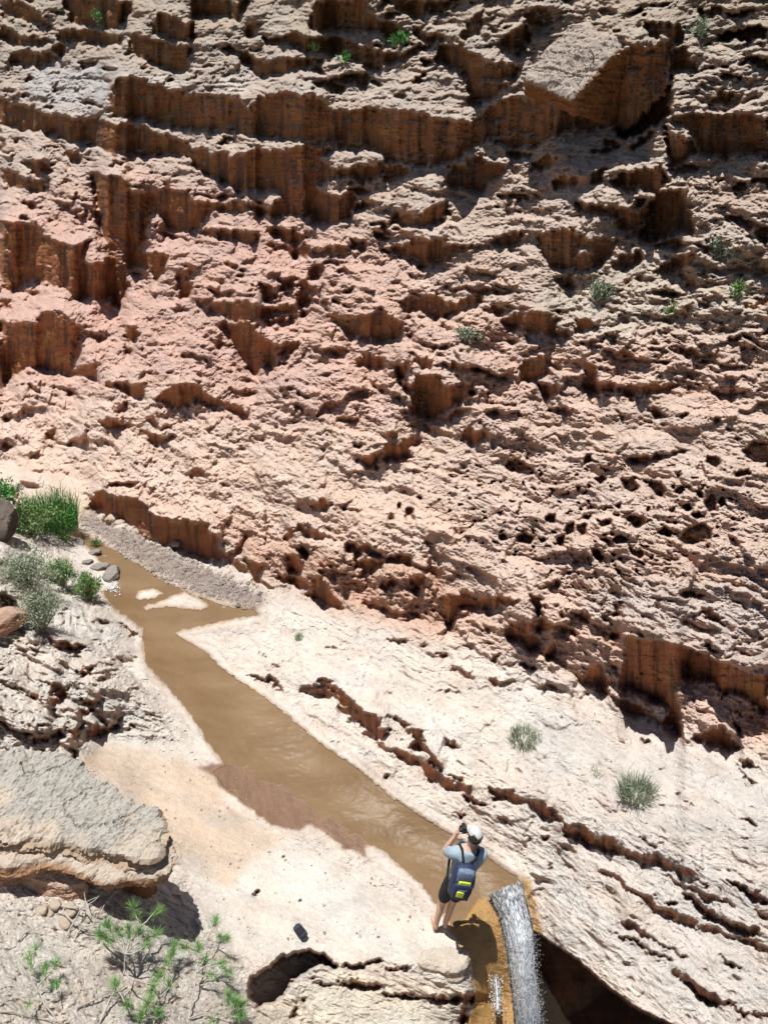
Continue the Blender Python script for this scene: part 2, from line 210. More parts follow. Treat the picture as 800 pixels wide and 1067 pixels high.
# ------------------------------------------------------------------ base surface of the canyon
P0 = np.array([-0.72, 9.2]); NB = np.array([0.785 * 0.79, 0.785]); NB = NB / np.linalg.norm(NB); TB = np.array([NB[1], -NB[0]])
_sx = np.array([0, 1.2, 4.0, 7.0, 40.0]); _sz = np.array([0, 1.35, 4.1, 10.2, 80.0])
def wall_k(u, v):
    r = rays(u, v); ks = np.geomspace(3, 70, 900)
    P = CAM + ks[:, None] * r
    s = (P[:, :2] - P0) @ NB; t = (P[:, :2] - P0) @ TB
    zb = 0.75 + 0.095 * np.clip(t, -8, 10)
    zw = zb + np.interp(s, _sx, _sz)
    hit = np.where((P[:, 2] <= zw) & (s > -0.3))[0]
    return ks[hit[0]] if len(hit) else 40.0

ctrl = []
for u in (-450, -250, -90, 0, 110, 220, 330, 440, 550, 660, 770, 880, 1040, 1250):
    vb = 507 + 0.375 * u - 18
    for v in (-420, -260, -100, 0, 90, 180, 270, 360, 450, 540, 630, 720, 810, 900):
        if v < vb - 25: ctrl.append((u, v, math.log(wall_k(u, v))))
    ctrl.append((u, vb, math.log(wall_k(u, vb))))
def zc(u, v, z):
    r = rays(u, v); ctrl.append((u, v, math.log((z - CAM[2]) / r[2])))
for a in [(75,552,.46),(110,568,.44),(150,600,.40),(190,640,.38),(150,660,.30),(230,632,.40),(200,690,.25),(240,750,.20),(330,800,.13),(290,850,.14),(430,870,.06),(380,870,.10),(505,915,0),(460,930,.02),
          (120,545,.5),(200,585,.5),(280,630,.5),(300,660,.42),(240,670,.32),(330,700,.45),(390,690,.62),(450,720,.72),(380,770,.42),(450,830,.36),(530,890,.22),(560,770,.85),(540,840,.62),(620,830,.95),(700,830,1.3),(780,850,1.45),
          (640,900,.75),(720,920,.95),(800,930,1.2),(600,930,.42),(700,990,.62),(800,1020,.85),(590,975,.18),(660,1035,.3),(740,1067,.5),(900,1000,1.2),(1040,1000,1.6),(1250,1100,1.9),(900,1200,.7),(1250,1480,1.0),(760,1200,.3),
          (560,950,.08),
          (0,545,1.3),(40,580,.95),(90,600,.5),(0,620,1.5),(70,650,1.0),(120,660,.6),(0,690,1.55),(80,710,1.1),(140,710,.65),(190,760,.38),(60,765,1.25),(0,760,1.55),(110,775,.75),(-90,560,2.0),(-90,700,2.1),(-250,700,2.8),(-450,600,3.6),
          (180,800,.42),(150,830,.5),(230,860,.3),(300,900,.26),(220,930,.42),(380,930,.14),(310,970,.28),(420,980,.1),(250,985,.42),(464,972,.0),(480,1000,-.06),(505,960,-.08),(512,1000,-.35),(520,1040,-.75),(490,1040,-.35),
          (350,1030,.05),(430,1040,-.1),(300,1067,.05),(400,1100,-.2),(480,1100,-.5),
          (100,850,1.15),(20,850,1.5),(20,930,1.42),(100,940,1.25),(170,950,.85),(20,1000,1.5),(100,1010,1.25),(180,1010,.85),(235,1030,.6),(150,1067,1.1),(30,1067,1.6),(-90,850,1.8),(-90,1000,1.9),(-250,1000,2.4),(-450,1000,3.2),
          (-450,1300,4.0),(-250,1300,3.2),(0,1250,2.2),(150,1250,1.7),(300,1250,.8),(450,1250,.0),(-250,1480,3.6),(0,1480,2.8),(250,1480,1.6),(450,1480,.6),(650,1480,-.2),(560,1300,-.6),(-450,1480,4.5)]:
    zc(*a)
ctrl = np.array(ctrl)
def tps(x, y, n=None):
    r2 = x * x + y * y
    return 0.5 * r2 * np.log(r2 + 1e-9)
_cx = ctrl[:, 0] / 300; _cy = ctrl[:, 1] / 300; n = len(ctrl)
A = np.zeros((n + 3, n + 3)); A[:n, :n] = tps(_cx[:, None] - _cx, _cy[:, None] - _cy) + np.eye(n) * 1.5e-3
A[:n, n] = 1; A[:n, n + 1] = _cx; A[:n, n + 2] = _cy; A[n:, :n] = A[:n, n:].T
wts = np.linalg.solve(A, np.concatenate([ctrl[:, 2], [0, 0, 0]]))

def axis(a, b, lo, hi):
    core = np.arange(a, b + STEP, STEP); L = []; R_ = []
    x = core[0]; d = STEP
    while x > lo: d *= 1.05; x -= d; L.append(x)
    x = core[-1]; d = STEP
    while x < hi: d *= 1.05; x += d; R_.append(x)
    return np.array(L[::-1] + list(core) + R_)
ua = axis(-45, 845, -430, 1230); va = axis(-45, 1112, -400, 1460)
NU, NV = len(ua), len(va)
# base depth: evaluate the spline coarsely, then interpolate smoothly
ku = np.linspace(ua[0], ua[-1], 260); kv = np.linspace(va[0], va[-1], 290)
KU, KV = np.meshgrid(ku / 300, kv / 300)
acc = wts[n] + wts[n + 1] * KU + wts[n + 2] * KV
for i in range(n): acc = acc + wts[i] * tps(KU - _cx[i], KV - _cy[i])
def bicubic(F, x0, dx, y0, dy, X, Y):
    # separable Catmull-Rom on a regular lattice
    def wt(t): return np.stack([-.5*t**3 + t*t - .5*t, 1.5*t**3 - 2.5*t*t + 1, -1.5*t**3 + 2*t*t + .5*t, .5*t**3 - .5*t*t])
    def one(F, c0, d, X):
        p = (X - c0) / d; i = np.clip(np.floor(p).astype(int), 1, F.shape[1] - 3); w = wt(p - i)
        return sum(F[:, i + j - 1] * w[j] for j in range(4))
    G = one(F, x0, dx, X)
    return one(G.T.copy(), y0, dy, Y).T.copy()
K0 = np.exp(bicubic(acc, ku[0], ku[1] - ku[0], kv[0], kv[1] - kv[0], ua, va))
U, V = np.meshgrid(ua, va)
RAY = rays(U, V); RL = np.linalg.norm(RAY, axis=-1)
def base_k(u, v):
    x, y = u / 300, v / 300
    return math.exp(wts[n] + wts[n+1] * x + wts[n+2] * y + float((wts[:n] * tps(x - _cx, y - _cy)).sum()))
B = CAM + K0[..., None] * RAY
print('base', time.time() - T0)

# ------------------------------------------------------------------ masks
def inside(poly, x, y):
    c = np.zeros(x.shape, bool); n = len(poly)
    for i in range(n):
        x1, y1 = poly[i]; x2, y2 = poly[(i + 1) % n]
        if y1 == y2: continue
        c ^= ((y1 > y) != (y2 > y)) & (x < (x2 - x1) * (y - y1) / (y2 - y1) + x1)
    return c
def raster(polys, WX, WY, out=None, pad=9):
    m = np.zeros((NV, NU), np.float32) if out is None else out
    for p in polys:
        xs = [q[0] for q in p]; ys = [q[1] for q in p]
        i0, i1 = np.searchsorted(ua, min(xs) - pad), np.searchsorted(ua, max(xs) + pad)
        j0, j1 = np.searchsorted(va, min(ys) - pad), np.searchsorted(va, max(ys) + pad)
        if i1 <= i0 or j1 <= j0: continue
        s = (slice(j0, j1), slice(i0, i1))
        m[s] = np.maximum(m[s], inside(p, WX[s], WY[s]))
    return m
wA = perlin2(U / 17, V / 17, 1); wB = perlin2(U / 17, V / 17, 2); wC = perlin2(U / 6, V / 6, 3); wD = perlin2(U / 6, V / 6, 4)
wE = perlin2(U / 2.6, V / 2.6, 5); wF = perlin2(U / 2.6, V / 2.6, 6)
wG = perlin2(U / 42, V / 42, 7); wH = perlin2(U / 42, V / 42, 8)
WX = U + 3 * wG + 3.0 * wA + 2.9 * wC + 1.9 * wE; WY = V + 2.5 * wH + 3.0 * wB + 2.9 * wD + 1.9 * wF
def expand(D): return [[(ox + x / 4, oy + y / 4) for x, y in p] for (ox, oy), L in D.items() for p in L]
STP = [[p for p in c] + [(x - h * .12, y + h) for x, y in c[::-1]] for c, h in STEPS]
stp = raster(STP, WX + 2 * wA, WY + 2.5 * wB) * ((perlin2(U / 38, V / 38, 9) + .3 * wA + .15 * wC) > -.22)
faces = np.maximum(raster(expand(POLY), WX, WY), stp.astype(np.float32))
pock = raster(expand(POCKET), U + 1.2 * wC + .8 * wE, V + 1.2 * wD + .8 * wF)
soft = lambda poly, s, w=1.0: blur(raster([poly], U + w * (5 * wA + 2 * wC), V + w * (5 * wB + 2 * wD), pad=20), s)

# world arc coordinates for strata
TA = (B[..., 0] - P0[0]) * TB[0] + (B[..., 1] - P0[1]) * TB[1]
SA = (B[..., 0] - P0[0]) * NB[0] + (B[..., 1] - P0[1]) * NB[1]
HA = 1.1 * B[..., 2] + 0.8 * SA
TA = TA.astype(np.float32); HA = HA.astype(np.float32)
wallness = sstep(-25, 25, (507 + 0.375 * U - 20) - V).astype(np.float32)          # 1 on the cliff, 0 on the canyon floor
left = sstep(0, 30, np.interp(V, [500, 560, 600, 660, 700, 790, 1067], [60, 75, 95, 140, 150, 215, 215]) - U).astype(np.float32) * (V > 500) * (1 - wallness)
lslope = left * sstep(800, 770, V + 0 * U) * (1 - soft([(60,795),(95,760),(215,770),(240,800),(240,1100),(60,1100)], 4))

lm = ((U < np.interp(V, [540, 547, 600, 640, 690, 760, 850, 934, 1067], [70, 80, 150, 190, 185, 255, 400, 520, 530])) & (wallness < .5)).astype(np.float32)     # bedding of the left bank dips towards the stream
TA = TA * (1 - lm) + ((U * .90 + V * .43) / 95).astype(np.float32) * lm; HA = HA * (1 - lm) + ((U * .43 - V * .90) / 62).astype(np.float32) * lm
# signed distance to the stream (viewpoint units), only near it
sd = np.full((NV, NU), 60.0, np.float32)
i0, i1 = np.searchsorted(ua, 20), np.searchsorted(ua, 600); j0, j1 = np.searchsorted(va, 510), np.searchsorted(va, 1010)
sl = (slice(j0, j1), slice(i0, i1))
def segdist(poly, x, y):
    d = np.full(x.shape, 1e9); n = len(poly)
    for i in range(n):
        x1, y1 = poly[i]; x2, y2 = poly[(i + 1) % n]; dx, dy = x2 - x1, y2 - y1; L2 = dx * dx + dy * dy + 1e-9
        t = np.clip(((x - x1) * dx + (y - y1) * dy) / L2, 0, 1)
        d = np.minimum(d, np.hypot(x - x1 - t * dx, y - y1 - t * dy))
    return d
sx_ = (U + 1.6 * wC + .8 * wE)[sl]; sy_ = (V + 1.3 * wD + .6 * wF)[sl]
d = segdist(STREAM, sx_, sy_); ins = inside(STREAM, sx_, sy_); d = np.where(ins, -d, d)
for isl in ISLANDS:
    e = segdist(isl, sx_, sy_); e = np.where(inside(isl, sx_, sy_), -e, e); d = np.maximum(d, -e)
sd[sl] = d
pit = raster([PIT], U + .8 * wC, V + .8 * wD)

# ------------------------------------------------------------------ small broken ledges (flecks) from strata-aligned noise
TAw = TA + .10 * perlin2(TA * 3, HA * 3, 21); HAw = HA + .07 * perlin2(TA * 3, HA * 3, 22) + .06 * TA * 0
f1 = fbm2(TAw * 2.6, HAw * 5.2, 4, 30); f2 = fbm2(TAw * 6.5, HAw * 13, 3, 40); f3 = fbm2(TAw * 14, HAw * 26, 2, 50)
dens = np.clip(0.78 + 0.9 * perlin2(TA * .55, HA * .8, 60) + .5 * perlin2(TA * 1.4, HA * 2, 61), 0, 1.5)
calm = np.clip(soft([(200,455),(300,460),(430,470),(560,480),(640,420),(800,400),(800,470),(600,560),(560,640),(400,560),(230,520)], 14) * .55, 0, 1)
calm = np.maximum(calm, soft([(0,455),(110,480),(100,540),(0,530)], 8) * .35)
upper = sstep(330, 180, V + 0 * U).astype(np.float32) * wallness
dwall = wallness * (1 - calm) * dens * (.88 + .05 * upper)
dfloor = (1 - wallness) * (.06 + .40 * dens * soft([(300,700),(420,720),(520,800),(640,860),(800,860),(800,1067),(700,1060),(560,960),(520,890),(400,820),(330,765)], 12) + 1.0 * lslope * dens)
dens_t = dwall + dfloor
f0 = fbm2(TAw * .85 + .3 * wG, HAw * 3.4, 3, 35)
strata = sstep(.34, .38, f0 + .10 * perlin2(TA * 9, HA * 9, 36)) * np.clip(wallness * (.5 * upper + .5 * sstep(.2, .6, dens)) * (1 - calm), 0, 1) * (V < 420)
flecks = np.maximum(sstep(.50 - .22 * dens_t, .58 - .22 * dens_t, f1), np.maximum(sstep(.62 - .30 * dens_t, .70 - .30 * dens_t, f2), .8 * sstep(.80 - .36 * dens_t, .9 - .36 * dens_t, f3)))
flat = soft([(90,790),(110,770),(215,770),(240,800),(300,880),(470,960),(490,1005),(340,1000),(260,1000),(240,985),(200,930),(190,880)], 5, .5)
flecks = flecks * (1 - .85 * flat) * sstep(2, 8, sd)
faces = np.maximum(faces, (strata > .45).astype(np.float32) * (blur(faces, 5.0) < .25))
M = np.clip(np.maximum(faces, flecks.astype(np.float32)), 0, 1)
M = blur(M, 0.7)

# ------------------------------------------------------------------ relief: integrate the slope of each face, column by column
alpha = np.arcsin(np.clip(-RAY[..., 2] / RL, -1, 1))
dB = B[:-1] - B[1:]                     # from a row to the row above it
dt = np.linalg.norm(dB, axis=-1); beta = np.arctan2(dB[..., 2], np.hypot(dB[..., 0], dB[..., 1]))
al = alpha[1:]; TH = np.where(wallness[1:] > .5, R(108), R(100))
q = np.sin(np.clip(TH - beta, 0, 2.2)) / np.maximum(.35, np.sin(np.clip(al + TH, .1, 3.0)))
q = np.clip(q, 0, 2.2) * M[1:]
q = q.astype(np.float32); dt = dt.astype(np.float32)
Ln = (.9 * wallness + .7 * (1 - wallness))[1:].astype(np.float32)
Ln = Ln * (1 + 6 * M[1:])
lam = np.exp(-dt / Ln)
Df = np.zeros((NV, NU), np.float32); Db = np.zeros((NV, NU), np.float32)
for j in range(NV - 2, -1, -1): Df[j] = Df[j + 1] * lam[j] + q[j] * dt[j]
for j in range(1, NV): Db[j] = Db[j - 1] * lam[j - 1] - q[j - 1] * dt[j - 1]
D = (0.58 * Df + 0.42 * Db) * (1 + .25 * wallness)
nearf = np.clip(blur(np.maximum(M, faces), 3.0) * 2.2, 0, 1)
Dw = blur(D, 14.0, axis=1); Dw = .5 * Dw + .5 * blur(D, 5.0, axis=1)
D = blur(D, 2.2, axis=1) * nearf + Dw * (1 - nearf)
print('ledges', time.time() - T0)

# angular blocks: every cell of a warped cell pattern is a facet with its own set-back and tilt
def blocks(x, y, seed):
    xi = np.floor(x).astype(np.int64); yi = np.floor(y).astype(np.int64)
    best = np.full(x.shape, 9e9, np.float32); val = np.zeros(x.shape, np.float32)
    for dx in (-1, 0, 1):
        for dy in (-1, 0, 1):
            a = xi + dx; b_ = yi + dy; h = _P[(_P[(a + seed * 7) & 511] + b_) & 511]; h2 = _P[(h + 91) & 511]; h3 = _P[(h2 + 17) & 511]; h4 = _P[(h3 + 53) & 511]
            ex = x - (a + h / 512.0); ey = y - (b_ + h2 / 512.0)
            d2 = (ex * ex + ey * ey).astype(np.float32); m_ = d2 < best
            v_ = (h3 / 256.0 - 1) + (h4 / 256.0 - 1) * ex * .9 + (_P[(h4 + 5) & 511] / 256.0 - .55) * ey * 1.1
            val[m_] = v_.astype(np.float32)[m_]; best[m_] = d2[m_]
    return val
inface = blur(faces, 1.5)
bx = TA + .18 * perlin2(TA * 2.2, HA * 2.2, 201) + .05 * perlin2(TA * 9, HA * 9, 202); by = HA + .14 * perlin2(TA * 2.2, HA * 2.2, 203) + .05 * perlin2(TA * 9, HA * 9, 204)
bl = .13 * blur(blocks(bx * .95, by * 1.5, 3), 1.0) + .075 * blur(blocks(bx * 2.6 + 3.3, by * 4.2, 5), .8) + .035 * blur(blocks(bx * 6.5 + 1.7, by * 10.5, 7), .7)
blk = bl * (wallness * (1 - .8 * calm) * (1 - .88 * inface) * (1 - .35 * upper) + 1.1 * lslope + .24 * (1 - wallness) * (1 - flat) * (1 - lslope) * sstep(8, 20, sd))
amp = wallness * (1 - .62 * calm) * (1 - .78 * inface) * (1 - .2 * upper) + (1 - wallness) * (.40 + .6 * lslope) * (1 - .72 * flat)
nz = blk + .26 * fbm2(TA * .8, HA * 1.1, 3, 70) * wallness + .05 * fbm2(TA * .9, HA * 1.2, 3, 70) * (1 - wallness)
nz = nz + amp * (.055 * fbm2(TAw * 3.2, HAw * 5, 3, 80, ridged=True) + .040 * fbm2(TAw * 8.5, HAw * 13, 3, 90, .6, ridged=True) + .020 * fbm2(TAw * 24, HAw * 34, 3, 100, .65))
# bedding lines: thin steps that follow the strata
bed = perlin2(TA * .35, HA * 11 + 1.2 * perlin2(TA * .9, HA * 1.5, 111), 110)
bed = bed + .6 * perlin2(TA * .8, HA * 26 + 1.6 * perlin2(TA * 1.7, HA * 2.5, 113), 112)
bmod = np.clip(.55 + perlin2(TA * .9, HA * 1.7, 115), 0, 1.2)
bedl = perlin2(TA * .12, HAw * 5 + .5 * perlin2(TA * .5, HA, 118), 116) + .7 * perlin2(TA * .3, HAw * 15, 117)
nz = nz + .05 * upper * (1 - .7 * inface) * bedl
nz = nz + bmod * (.010 * wallness + .015 * (1 - wallness) * (1 - .8 * flat) + .012 * lslope) * bed
D = D + nz.astype(np.float32) - (.085 * blur(flecks.astype(np.float32), .8)) * (wallness + .5 * (1 - wallness)) - (.13 * blur(faces, .9) - .08 * blur(stp.astype(np.float32), .9)) * (1 - wallness) - (.13 + .13 * upper) * blur(faces, 1.0) * wallness
# pockets and hollows
D = D - .28 * blur(pock, .9)
flute = fbm2(U / 8 + .3 * wG, V / 55, 3, 210) + .8 * fbm2(U / 60, V / 7 + .3 * wA, 3, 211)
D = D + (.055 * flute + .022 * fbm2(U / 3.2, V / 2.6, 2, 212)) * inface * wallness
pits = .5 * sstep(.84, .92, perlin2(U / 3.6 + wA, V / 2.4 + wB, 125) + .45 * perlin2(U / 30, V / 24, 126) + .2 * wC) * (1 - wallness) * (1 - .6 * flat)
lp = soft([(110,690),(150,690),(230,790),(215,800),(150,780),(120,740)], 5) 
pits = np.maximum(pits, .8 * sstep(.58, .72, perlin2(U / 4.5 + .4 * wA, V / 3.2 + .4 * wB, 127)) * lp * sstep(2, 7, sd))
D = D - .03 * pits
# fine chance pockets in the honeycombed part of the cliff
hc = soft([(430,500),(520,470),(640,480),(760,490),(790,560),(700,590),(640,640),(560,600),(470,560)], 10)
hp = sstep(.50, .64, perlin2(TA * 9, HA * 11, 120) + .25 * perlin2(TA * 22, HA * 24, 121)) * hc
D = D - .12 * hp
for poly, dep in DEEP:
    if dep: D = D - dep * blur(raster([poly], WX, WY), 1.2)
# stream bed and banks
near = sstep(13, 3, sd)
silt = soft([(208,797),(236,795),(300,820),(340,850),(385,875),(380,893),(350,876),(325,858),(312,866),(285,860),(245,830)], 1.3, 1.2)
bank = np.where(sd < 0, -np.minimum(.10, -sd * .02) - .012, np.clip(D, .004 + np.clip(sd, 0, 30) * .003, .012 + np.clip(sd, 0, 30) * .012))
lipfall = soft([(500,905),(560,905),(560,985),(500,985)], 3, 0)
bank = np.where((sd < 0) & (silt > .45), .004 + .012 * np.clip(silt - .45, 0, 1) + .006 * wC, bank)
D = D * (1 - near) + bank * near
chute = soft([(466,962),(486,940),(512,934),(523,955),(530,985),(536,1020),(545,1100),(470,1100),(497,1040),(490,1010),(478,985)], 2.5, .4)
D = np.where(chute > .3, D * .4, D)
k = K0 - D / RL
# plunge pool gorge beyond the lip
yp = 5.45 + .25 * perlin2(U / 40, V / 60, 130) + .9 * sstep(548, 640, U + 0 * V)
kp = np.maximum(k, (yp + .06 * fbm2(U / 14, V / 22, 3, 131)) / RAY[..., 1])
kp = np.minimum(kp, (CAM[2] + 4.0) / np.maximum(1e-3, -RAY[..., 2]))
pb = blur(pit, .8)
k = k * (1 - pb) + kp * pb
P = CAM + k[..., None] * RAY
P = P.astype(np.float32)
print('relief', time.time() - T0)

def ground(u, v):
    i = int(np.argmin(np.abs(ua - u))); j = int(np.argmin(np.abs(va - v)))
    return Vector([float(x) for x in P[j, i]])
def at(u, v, z=None, k_=None, y=None):
    r = rays(u, v)
    if z is not None: k_ = (z - CAM[2]) / r[2]
    if y is not None: k_ = y / r[1]
    return Vector([float(x) for x in CAM + k_ * r])
def gz(x, y):       # height of the ground at a world position (nearest vertex among the core)
    d_ = (P[..., 0] - x) ** 2 + (P[..., 1] - y) ** 2
    return float(P[..., 2].flat[int(np.argmin(d_))])

# ------------------------------------------------------------------ rock colours
gx = np.gradient(P, axis=1); gy = np.gradient(P, axis=0)
N = np.cross(gx, gy); N /= np.linalg.norm(N, axis=-1, keepdims=True) + 1e-9
N *= np.sign((N * -RAY).sum(-1, keepdims=True))
COL = np.zeros((NV, NU, 3), np.float32)
def paint(poly, c, s=10, a=1.0, w=1.0):
    m = (soft(poly, s, w) * a)[..., None]; COL[:] = COL * (1 - m) + np.array(c, np.float32) * m
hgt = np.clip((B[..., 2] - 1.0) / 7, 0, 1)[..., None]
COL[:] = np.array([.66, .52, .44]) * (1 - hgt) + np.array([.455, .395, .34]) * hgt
fl = (1 - wallness)[..., None]
COL[:] = COL * (1 - fl) + np.array([.68, .63, .57]) * fl
paint([(230,540),(330,570),(460,590),(480,650),(440,670),(350,640),(250,590)], (.52,.32,.22), 9, .6)
paint([(0,440),(200,440),(420,430),(520,500),(440,590),(230,540),(100,520),(0,520)], (.66,.53,.44), 14, .6)
paint([(-60,230),(120,180),(300,210),(420,260),(440,330),(420,430),(300,430),(150,400),(-60,420)], (.57,.385,.325), 24, .85)
paint([(300,300),(430,260),(600,330),(800,350),(800,420),(600,440),(430,440),(320,420)], (.60,.44,.365), 26, .6)
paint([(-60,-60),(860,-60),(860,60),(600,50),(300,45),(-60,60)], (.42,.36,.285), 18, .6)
paint([(560,290),(640,260),(800,240),(800,340),(640,350),(560,350)], (.52,.47,.40), 12, .8)
paint([(600,640),(650,645),(720,680),(800,700),(800,600),(640,610)], (.53,.49,.46), 10, .8)
paint([(560,730),(700,770),(830,840),(830,1090),(700,1060),(620,980),(570,930),(560,850),(520,780)], (.60,.57,.53), 16, .85)
paint([(-60,590),(0,570),(100,600),(150,700),(220,780),(90,790),(-60,790)], (.62,.60,.55), 8, .9)
paint([(-60,930),(100,945),(200,940),(250,1000),(262,1100),(-60,1100)], (.55,.53,.48), 6, .9)
paint([(200,860),(300,880),(460,955),(480,1000),(300,1000),(230,985),(190,900)], (.67,.645,.59), 8, .9)
paint([(82,790),(105,772),(140,780),(240,805),(230,840),(300,870),(260,900),(240,925),(180,890),(150,840),(95,800)], (.60,.485,.37), 5, .85, .8)
paint([(265,1050),(345,1010),(490,1030),(500,1100),(260,1100)], (.66,.63,.53), 4, .8)
paint([(76,540),(90,533),(150,560),(210,590),(280,622),(270,640),(210,622),(140,585),(80,548)], (.34,.29,.255), 4, .8, .9)
paint([(20,515),(90,500),(100,530),(75,545)], (.62,.50,.39), 4, .8)
paint([(20,68),(115,68),(118,110),(60,122),(35,105)], (.50,.52,.53), 7, .6)
paint([(125,75),(180,80),(200,95),(260,70),(258,98),(200,98),(130,88)], (.58,.56,.53), 4, .6)
tint = 1 + .20 * fbm2(TA * 1.3, HA * 2.6, 4, 140) + .16 * fbm2(TA * 8, HA * 22, 3, 150) + .12 * fbm2(U / 5, V / 4, 3, 151) - .16 * sstep(.15, .6, fbm2(TA * 2.4, HA * 7, 4, 152)) * fl[..., 0]
COL *= tint[..., None]
warm = .5 + .8 * fbm2(TA * .8, HA * 1.6, 4, 160)
COL *= (1 + np.clip(warm, 0, 1)[..., None] * np.array([.05, -.06, -.13]))
# fresh, iron-stained rock on the steep broken faces, coloured darker to deepen their shade; pale dust only settles on gentle ground
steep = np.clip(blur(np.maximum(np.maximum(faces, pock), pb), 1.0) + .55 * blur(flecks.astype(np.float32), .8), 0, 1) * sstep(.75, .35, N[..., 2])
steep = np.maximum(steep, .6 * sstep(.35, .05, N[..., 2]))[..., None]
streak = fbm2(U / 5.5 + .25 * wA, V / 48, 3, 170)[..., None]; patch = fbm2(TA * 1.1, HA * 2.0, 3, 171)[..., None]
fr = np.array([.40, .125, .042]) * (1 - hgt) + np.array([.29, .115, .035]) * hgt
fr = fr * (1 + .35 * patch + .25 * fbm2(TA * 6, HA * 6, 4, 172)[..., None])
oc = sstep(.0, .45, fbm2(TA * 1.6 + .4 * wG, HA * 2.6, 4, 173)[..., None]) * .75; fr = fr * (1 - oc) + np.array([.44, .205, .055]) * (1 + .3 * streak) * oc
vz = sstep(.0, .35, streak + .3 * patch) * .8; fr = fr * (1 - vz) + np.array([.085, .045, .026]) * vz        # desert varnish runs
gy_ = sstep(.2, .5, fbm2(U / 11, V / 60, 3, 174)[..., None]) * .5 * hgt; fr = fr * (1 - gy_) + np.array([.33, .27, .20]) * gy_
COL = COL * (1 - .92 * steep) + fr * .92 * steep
# old tide lines and mud stains beside the stream, grey and pink mottling of the slickrock
tl_ = sstep(.05, .45, perlin2(sd / 8 + .6 * wA, U / 90 + V / 90, 220) + .3 * wC) * sstep(48, 8, sd) * sstep(2, 6, sd) * (1 - wallness) * .38
tl_ = np.maximum(tl_, .30 * sstep(.18, .5, fbm2(U / 34, V / 24, 4, 221)) * (1 - wallness)); tl_ = tl_[..., None] * (1 - steep); COL = COL * (1 - tl_) + np.array([.50, .385, .29]) * tl_
gm = (.35 * sstep(.12, .5, fbm2(U / 46 + 3, V / 22, 4, 222)) * (1 - wallness))[..., None] * (1 - steep); COL = COL * (1 - gm) + np.array([.46, .445, .425]) * gm
# wet rock, silt
wet = np.zeros((NV, NU), np.float32)
shore = sstep(5, 0, sd) * (pit < .5)
och = np.clip(chute * 1.2, 0, 1)
och = np.maximum(och, soft([(541,905),(552,918),(560,950),(566,975),(556,975),(550,945)], 2, .5))
for m_, c_, a_ in ((shore, (.36,.235,.13), .75), (silt, (.23,.135,.088), .92), (och, (.42,.235,.075), .95)):
    m3 = (m_ * a_)[..., None]; COL = COL * (1 - m3) + np.array(c_) * (1 + .25 * fbm2(U / 9, V / 30, 3, 180))[..., None] * m3
    wet = np.maximum(wet, m_ * (.35 if c_[0] == .23 else 1))
m3 = pb[..., None] * (1 - np.clip(chute, 0, 1)[..., None]); COL = COL * (1 - m3) + np.array([.44, .24, .14]) * (1 + .5 * fbm2(U / 12, V / 26, 4, 175) + .3 * fbm2(U / 40, V / 5, 3, 176))[..., None] * m3  # gorge rock colour lightened to stand in for bounce light
COL = np.clip(COL * .76, .02, .8).astype(np.float32)
print('colour', time.time() - T0)

# ------------------------------------------------------------------ materials
def mat(name, rough=.8, color=None, attr=False, noise=None, bump=None, spec=.3, vary=.12, metallic=0.0):
    m = bpy.data.materials.new(name); m.use_nodes = True; nt = m.node_tree; b = nt.nodes['Principled BSDF']
    b.inputs['Roughness'].default_value = rough; b.inputs['Specular IOR Level'].default_value = spec; b.inputs['Metallic'].default_value = metallic
    tc = nt.nodes.new('ShaderNodeTexCoord'); L = nt.links.new
    src = None
    if attr:
        a = nt.nodes.new('ShaderNodeAttribute'); a.attribute_name = 'Col'; src = a.outputs['Color']
        w = nt.nodes.new('ShaderNodeAttribute'); w.attribute_name = 'wet'
        mr = nt.nodes.new('ShaderNodeMapRange'); mr.inputs['To Min'].default_value = rough; mr.inputs['To Max'].default_value = .22
        L(w.outputs['Fac'], mr.inputs['Value']); L(mr.outputs['Result'], b.inputs['Roughness'])
    nz_ = nt.nodes.new('ShaderNodeTexNoise'); nz_.inputs['Scale'].default_value = noise or 20; nz_.inputs['Detail'].default_value = 6; nz_.inputs['Roughness'].default_value = .65
    L(tc.outputs['Object'], nz_.inputs['Vector'])
    mr2 = nt.nodes.new('ShaderNodeMapRange'); mr2.inputs['From Min'].default_value = .3; mr2.inputs['From Max'].default_value = .7
    mr2.inputs['To Min'].default_value = 1 - vary; mr2.inputs['To Max'].default_value = 1 + vary; L(nz_.outputs['Fac'], mr2.inputs['Value'])
    mx = nt.nodes.new('ShaderNodeVectorMath'); mx.operation = 'SCALE'
    if src is not None: L(src, mx.inputs[0])
    else: mx.inputs[0].default_value = color[:3]
    L(mr2.outputs['Result'], mx.inputs['Scale']); L(mx.outputs['Vector'], b.inputs['Base Color'])
    if bump:
        bp = nt.nodes.new('ShaderNodeBump'); bp.inputs['Strength'].default_value = bump[0]; bp.inputs['Distance'].default_value = bump[1]
        n2 = nt.nodes.new('ShaderNodeTexNoise'); n2.inputs['Scale'].default_value = bump[2]; n2.inputs['Detail'].default_value = 8; n2.inputs['Roughness'].default_value = .7
        L(tc.outputs['Object'], n2.inputs['Vector']); L(n2.outputs['Fac'], bp.inputs['Height']); L(bp.outputs['Normal'], b.inputs['Normal'])
    return m
M_rock = mat('sandstone', .88, attr=True, noise=55, bump=(.55, .02, 34), spec=.18, vary=.16)

